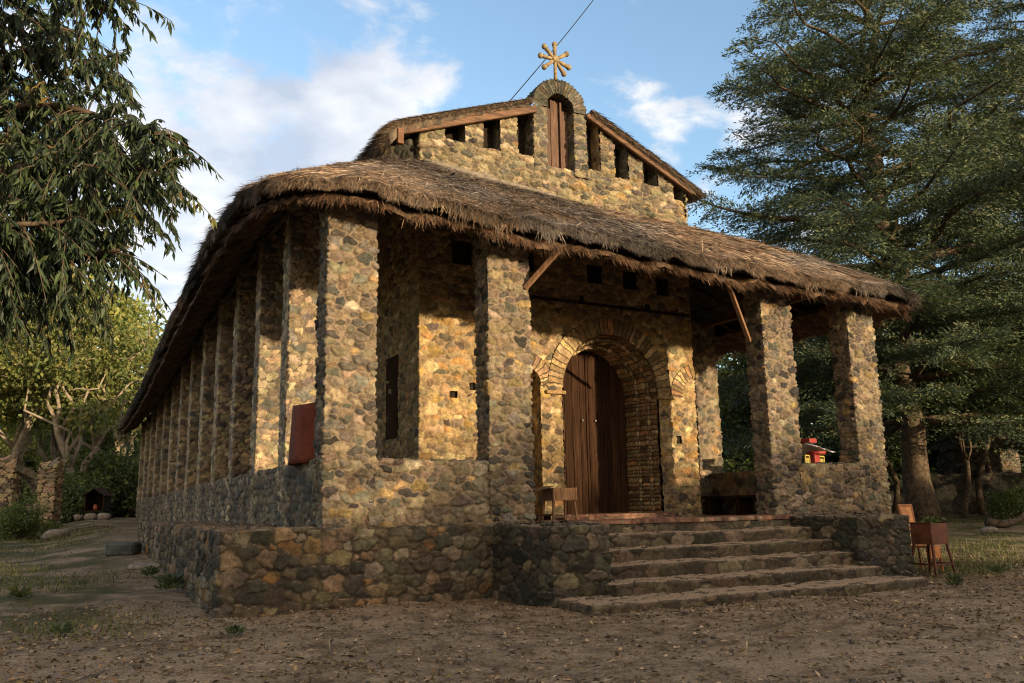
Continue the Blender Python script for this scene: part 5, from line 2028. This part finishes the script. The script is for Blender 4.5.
def box_stand():
    """weathered box on legs by the church door"""
    P0 = onY_pt(578, 519, .62)
    ang = .05
    r = empty('box_on_legs', (4.10, .62, .0), ang)
    tag(r, 'small weathered wooden box on four legs left of the church door', 'wooden box')
    w, d, h = .46, .34, .20
    zb = .36
    b_ = MB()
    t = .02
    for s_ in (-1, 1):
        b_.box((s_ * (w / 2 - t / 2), 0, zb + h / 2), (t, d, h), None, .003, (.9, .85, .8))
        b_.box((0, s_ * (d / 2 - t / 2), zb + h / 2), (w - 2 * t, t, h), None, .003, (1.5, 1.35, 1.05))
    b_.box((0, 0, zb + .012), (w - .04, d - .04, .02))
    b_.build('box', M['old_wood'], r)
    for sx in (-1, 1):
        fr = MB()
        fr.bar((sx * (w / 2 - .012), -d / 2 - .006, zb - .005), (sx * (w / 2 - .012), -d / 2 - .006, zb + h + .005), .03, .02, .003, (1.6, 1.4, 1.1))
        fr.build('corner_strip', M['old_wood'], r)
    for sx in (-1, 1):
        for sy in (-1, 1):
            l = MB()
            l.bar((sx * (w / 2 - .03), sy * (d / 2 - .03), zb + .02), (sx * (w / 2 - .0), sy * (d / 2 - .0), .012), .035, .035, .004, (1.2, 1.05, .9))
            l.build('leg', M['old_wood'], r)
    st = MB()
    st.bar((-w / 2 + .01, -d / 2 + .01, .1), (w / 2 - .01, -d / 2 + .01, .1), .02, .025, .003)
    st.build('stretcher', M['old_wood'], r)
    lid = MB()
    rot = Matrix.Rotation(-.18, 3, 'Y')
    lid.box((-.40, 0, zb + h - .01), (.36, d, .02), rot, .003, (.7, .65, .6))
    lid.build('lid', M['old_wood'], r)
    s2 = empty('footstool', (3.72, .55, .005), .1)
    tag(s2, 'low dark footstool beside the legs of the wooden box by the door', 'stool')
    b_ = MB()
    b_.box((0, 0, .13), (.34, .2, .025), None, .004)
    b_.build('seat', M['door_wood'], s2)
    for sx in (-1, 1):
        l = MB()
        l.box((sx * .12, 0, .06), (.03, .18, .12), None, .003)
        l.build('leg', M['door_wood'], s2)


def onY_pt(x, y, Y):
    d = pixdir(x, y)
    return CAM + d * (Y - CAM[1]) / d[1]


box_stand()


def desk():
    """reddish box desk on splayed legs with a chair behind it, right of the steps"""
    w, d = .50, .46
    gx_, gy_ = 10.38, -1.42
    gzv = float(gz(gx_, gy_))
    r = empty('box_desk', (gx_, gy_, gzv), .03)
    r.scale = (.88, .88, .88)
    tag(r, 'reddish brown wooden box on four splayed legs right of the stone steps', 'box desk')
    mat = plain_mat('red_stain', (.12, .042, .022), .55, .3, .3, 7, 0., (.09, .035, .02))
    b_ = MB()
    t = .025
    zb, h = .60, .40
    for s_ in (-1, 1):
        b_.box((s_ * (w / 2 - t / 2), 0, zb + h / 2), (t, d, h), None, .004)
        b_.box((0, s_ * (d / 2 - t / 2), zb + h / 2), (w - 2 * t, t, h), None, .004)
    b_.box((0, 0, zb + .02), (w - .052, d - .052, .03))
    b_.build('box', mat, r)
    for s_ in (-1, 1):
        rim = MB()
        rim.box((s_ * (w / 2 - .012), 0, zb + h + .012), (.05, d + .03, .025), None, .004, (.7, .7, .7))
        rim.build('rim', mat, r)
    for sx in (-1, 1):
        for sy in (-1, 1):
            l = MB()
            l.bar((sx * (w / 2 - .035), sy * (d / 2 - .035), zb + .05), (sx * (w / 2 + .05), sy * (d / 2 + .05), -.01), .045, .045, .005, (.75, .7, .65))
            l.build('leg', mat, r)
    for a, c in (((-1, -1), (1, -1)), ((-1, 1), (-1, -1)), ((1, 1), (1, -1))):
        st = MB()
        k = w / 2 + .02
        st.bar((a[0] * k, a[1] * (d / 2 + .02), .22), (c[0] * k, c[1] * (d / 2 + .02), .22), .03, .035, .004, (.7, .65, .6))
        st.build('stretcher', mat, r)
    # leafy sprig lying in the box
    rng = np.random.RandomState(12)
    n = 70
    p = rng.randn(n, 3) * np.array([.07, .06, .03]) + np.array([.02, 0, .08])
    V, Q, C = leaves(p, unit(rng.randn(n, 3) + np.array([0, 0, .4])), .07 + .06 * rng.rand(n), .02 + .015 * rng.rand(n), rng, MG * 1.4)
    o = link('leafy_sprig', npmesh('leafy_sprig', V, Q, None, {'scol': C}, False), M['leaf'])
    o.location = (gx_ + .05, gy_, gzv + (zb + h) * .88 - .05)
    tag(o, 'green leafy sprig lying in the open top of the reddish box', 'sprig')
    # chair behind
    cx_, cy_ = 10.86, -.92
    cz_ = float(gz(cx_, cy_))
    ch = empty('chair', (cx_, cy_, cz_), .12)
    tag(ch, 'orange-brown wooden chair with a framed back panel standing behind the box desk', 'chair')
    cm = plain_mat('orange_varnish', (.34, .14, .045), .5, .4, .25, 7)
    s_ = MB()
    s_.box((0, 0, .47), (.42, .40, .035), None, .006)
    s_.build('seat', cm, ch)
    ap = MB()
    ap.box((0, -.18, .36), (.40, .025, .20), None, .004, (1.3, 1.25, 1.0))
    ap.build('apron', cm, ch)
    bk = MB()
    for sx in (-1, 1):
        bk.bar((sx * .19, .19, .02), (sx * .20, .30, 1.20), .045, .035, .005, (.7, .6, .55))
    bk.bar((-.22, .305, 1.19), (.22, .305, 1.19), .035, .07, .006, (.8, .7, .65))
    bk.bar((-.18, .245, .72), (.18, .245, .72), .03, .05, .005, (.7, .6, .55))
    bk.build('back_frame', cm, ch)
    pn = MB()
    rot = Matrix.Rotation(-.095, 3, 'X')
    pn.box((0, .272, .95), (.34, .018, .44), rot, .003, (1.5, 1.5, 1.2))
    pn.build('backrest', cm, ch)
    for sx in (-1, 1):
        l = MB()
        l.bar((sx * .18, -.17, .46), (sx * .19, -.19, 0), .042, .042, .005, (.7, .6, .55))
        l.build('leg', cm, ch)


desk()


def kiosk():
    """red and yellow painted stand with a white cloth, behind the right parapet"""
    r = empty('painted_stand', (11.15, 2.0, .0), .35)
    r.location.x, r.location.y = 11.86, 2.5
    r.location.z = float(gz(11.86, 2.5))
    z0 = -r.location.z
    tag(r, 'red and yellow painted stand with a white cloth canopy seen over the right parapet', 'stand')
    red = plain_mat('red_paint', (.22, .022, .016), .5, .4, .2, 9)
    yel = plain_mat('yellow_paint', (.32, .25, .06), .55, .4, .25, 9)
    b_ = MB()
    b_.box((-.05, 0, z0 + .55), (.26, .26, 1.5), None, .01)
    b_.build('post', red, r)
    b_ = MB()
    b_.lathe([(.001, 1.30), (.20, 1.30), (.215, 1.33), (.215, 1.37), (.001, 1.40)], (.06, -.05, z0), 18)
    b_.build('collar', red, r, True)
    b_ = MB()
    b_.box((-.24, 0, z0 + 1.60), (.36, .30, .10), None, .015)
    b_.build('red_box', red, r)
    c = MB()
    n = 14
    xs = np.linspace(-.42, .62, n)
    zz = z0 + 1.50 - .10 * ((xs + .2).clip(0) / .8) ** .7 + .015 * np.sin(xs * 14)
    V = []
    for yv, dz in ((-.30, -.05), (0, .03), (.30, -.05)):
        V.append(np.stack([xs, np.full(n, yv), zz + dz], 1))
    V = np.concatenate(V)
    V = np.concatenate([V, V - np.array([0, 0, .012])])
    q = grid_faces(3, n)
    c.add(V, np.concatenate([q, grid_faces(3, n, True) + 3 * n]))
    c.build('cloth', plain_mat('white_cloth', (.62, .64, .68), .9, .1, .08, 8), r, True)
    for x_, w_ in ((-.38, .22), (.36, .30)):
        b_ = MB()
        b_.box((x_, -.02, z0 + 1.05), (w_ * .8, .03, .34), None, .005, (.75, .8, .7))
        for sx in (-.5, .5):
            b_.bar((x_ + sx * w_, -.03, -.0), (x_ + sx * w_, -.03, z0 + 1.28), .03, .03, .003)
        b_.bar((x_ - w_ / 2, -.03, z0 + 1.27), (x_ + w_ / 2, -.03, z0 + 1.27), .03, .03, .003)
        b_.build('yellow_panel', yel, r)


kiosk()

# overhead cable from the gable to a pole out of sight up right
a = np.array([4.45, 2.9, 8.42])
b2 = at(640, -65, 26)
b_ = MB()
t = np.linspace(0, 1, 24)[:, None]
pts = a + (b2 - a) * t
pts[:, 2] -= .15 * np.sin(np.pi * t[:, 0])
b_.tube(pts, .011, 5, (.3, .3, .3))
o = b_.build('overhead_cable', plain_mat('cable', (.03, .03, .03), .6, .3), None, True)
tag(o, 'thin dark cable running from the gable roof up past the cross', 'cable')


# ------------------------------------------------------------------ ground cover
def scatter():
    rng = np.random.RandomState(61)

    def inside_building(x, y):
        return ((x > -1.35) & (x < 11.3) & (y > -.1)) | ((x > 2.5) & (x < 9.5) & (y > -1.85)) | ((x > 2.6) & (x < 8.9) & (y > -2.7))
    # leaf litter
    n = 60000
    x = -7 + 22 * rng.rand(n)
    y = -10 + 12 * rng.rand(n)
    dn = hnoise(x, y, 9, 8, .8, 5.)
    keep = ~inside_building(x, y) & (rng.rand(n) < .35 + .35 * (dn > .2))
    x, y = x[keep], y[keep]
    n = len(x)
    near = np.exp(-((x - 2) / 14) ** 2 - ((y + 3) / 12) ** 2)
    z = gz(x, y) + near * (.016 * hnoise(x, y, 3, 16, 2.2, 20.) + .010 * np.abs(hnoise(x, y, 5, 10, 6, 30))) + .008
    d = unit(np.stack([rng.randn(n), rng.randn(n), .25 * rng.randn(n)], 1))
    LIT = np.array([(.20, .125, .068), (.12, .075, .042), (.28, .19, .105), (.36, .26, .16), (.07, .048, .032), (.16, .12, .05)])
    # keep leaves nearly flat: roll by small angle
    side = unit(np.cross(d, np.array([0, 0, 1.]) + .45 * rng.randn(n, 3)))
    Ln, Wd = .025 + .075 * rng.rand(n) ** 1.6, .006 + .016 * rng.rand(n)
    P = np.stack([x, y, z], 1)
    mid = P + d * (Ln * .5)[:, None] + np.array([0, 0, .008])
    tip = P + d * Ln[:, None]
    V = np.stack([P, mid + side * Wd[:, None], tip, mid - side * Wd[:, None]], 1).reshape(-1, 3)
    Q = np.arange(n)[:, None] * 4 + np.array([[0, 1, 2, 3]])
    C = np.repeat((LIT[rng.randint(len(LIT), size=n)] * (.6 + .7 * rng.rand(n, 1)))[:, None], 4, 1).reshape(-1, 3)
    o = link('leaf_litter', npmesh('leaf_litter', V, Q, None, {'scol': C}, False), attr_mat('litter', .9, .15, 20, 0))
    tag(o, 'dry brown leaf litter strewn over the dirt yard', 'leaf litter', None, 'stuff')
    # pebbles and clods
    base = [rock_mesh('pebble', 700 + k, 1, .8, .55, 8, (1, 1, 1)) for k in range(5)]
    bv = []
    for me in base:
        v = np.zeros(len(me.vertices) * 3, np.float32)
        me.vertices.foreach_get('co', v)
        bv.append(v.reshape(-1, 3))
    nq = 8
    Qb = np.array([[i * nq + j, i * nq + (j + 1) % nq, (i + 1) * nq + (j + 1) % nq, (i + 1) * nq + j] for i in range(nq // 2) for j in range(nq)])
    parts = []
    PC = np.array([(.19, .14, .10), (.13, .10, .075), (.24, .19, .14), (.10, .085, .07)])
    k = 0
    while k < 2600:
        x, y = -7 + 20 * rng.rand(), -9.6 + 9.8 * rng.rand()
        if inside_building(np.array(x), np.array(y)):
            continue
        if rng.rand() > .3 + .7 * np.exp(-abs(y + 1.2) / 1.2):
            continue
        s_ = .012 + .05 * rng.rand() ** 3.5
        a = rng.rand() * 6.28
        v = bv[k % 5] * s_ * np.array([1.3, 1.3, 1.1])
        v = v @ np.array([[math.cos(a), -math.sin(a), 0], [math.sin(a), math.cos(a), 0], [0, 0, 1]])
        nr = math.exp(-((x - 2) / 14) ** 2 - ((y + 3) / 12) ** 2)
        xa, ya = np.array([x]), np.array([y])
        z = float(gz(x, y)) + nr * float((.016 * hnoise(xa, ya, 3, 16, 2.2, 20.) + .010 * np.abs(hnoise(xa, ya, 5, 10, 6, 30)))[0])
        parts.append((v + np.array([x, y, z + s_ * .15]), Qb, np.tile(PC[rng.randint(4)] * (.6 + .7 * rng.rand()), (len(v), 1))))
        k += 1
    V, Q, C = merge(parts)
    o = link('pebbles', npmesh('pebbles', V, Q, None, {'scol': C}, True), M['rock'])
    tag(o, 'pebbles and clods strewn over the dirt yard', 'pebbles', None, 'stuff')
    # thin grass
    n = 90000
    x = np.concatenate([-14 + 13 * rng.rand(n // 2), 9 + 17 * rng.rand(n // 2)])
    y = -2.5 + 26 * rng.rand(n) ** 1.5
    g = grassiness(x, y) * np.clip((hnoise(x, y, 15, 8, .7, 4.) + .5) * .8, 0.03, 1)
    keep = (rng.rand(n) < g) & ~inside_building(x, y)
    x, y = x[keep], y[keep]
    m_ = len(x)
    p = np.stack([x, y, gz(x, y) - .01], 1)
    d = unit(np.stack([.45 * rng.randn(m_), .45 * rng.randn(m_), np.ones(m_)], 1))
    GC = np.array([(.07, .085, .022), (.095, .10, .028), (.15, .14, .05), (.055, .07, .02), (.20, .17, .08)])
    nn = unit(rng.randn(m_, 3))
    V, Q, C = straw_blades(p, d, .05 + .10 * rng.rand(m_) + .06 * (rng.rand(m_) < .1), .004 + .005 * rng.rand(m_), rng, nn, GC, .4)
    o = link('grass', npmesh('grass', V, Q, None, {'scol': C}, False), M['leaf'])
    tag(o, 'thin short grass in patches left and right of the church', 'grass', None, 'stuff')

    # weeds: single leafy tufts
    wm = []
    for k in range(3):
        r2 = np.random.RandomState(90 + k)
        n = 90
        u = r2.rand(n)
        a = r2.rand(n) * 6.28
        d = unit(np.stack([np.cos(a) * (.5 + r2.rand(n)), np.sin(a) * (.5 + r2.rand(n)), .35 + .9 * r2.rand(n)], 1))
        p = np.stack([np.cos(a), np.sin(a), np.zeros(n)], 1) * (.10 * u)[:, None]
        p[:, 2] = .02 + .10 * r2.rand(n)
        V, Q, C = leaves(p, d, .05 + .06 * r2.rand(n), .010 + .012 * r2.rand(n), r2, MG * np.array([1.2, 1.15, 1.7]))
        me = npmesh('weed', V, Q, None, {'scol': C}, False)
        me.materials.append(M['leaf'])
        wm.append(me)
    spots = [(235, 637, .8, 'largest leafy weed in the dirt left of centre foreground'), (60, 637, 1.0, 'weed at the left of the foreground dirt'), (172, 592, 1.7, 'tall weed against the dark left terrace wall'),
             (150, 580, 1.2, 'weed in the grass beside the thin slab'), (20, 600, 1.2, 'weed at the left edge of the yard'), (955, 588, .8, 'weed in the grass right of the box desk'), (1000, 574, 1.0, 'weed in the grass at the right edge'), (893, 588, .6, 'tiny weed off the right end of the lowest step')]
    for k, (px, py, sc, lab) in enumerate(spots):
        d = pixdir(px, py)
        dep = (-1.0 - CAM[2]) / d[2]
        q = CAM + d * dep
        for _ in range(6):
            dep = (float(gz(q[0], q[1])) - CAM[2]) / d[2]
            q = CAM + d * dep
        o = bpy.data.objects.new('weed', wm[k % 3])
        COL.objects.link(o)
        o.location = (q[0], q[1], float(gz(q[0], q[1])))
        o.scale = (sc, sc, sc * (1.6 if k == 5 else 1))
        o.rotation_euler = (0, 0, k * 1.1)
        tag(o, lab, 'weed', 'leafy weeds in the yard')


scatter()
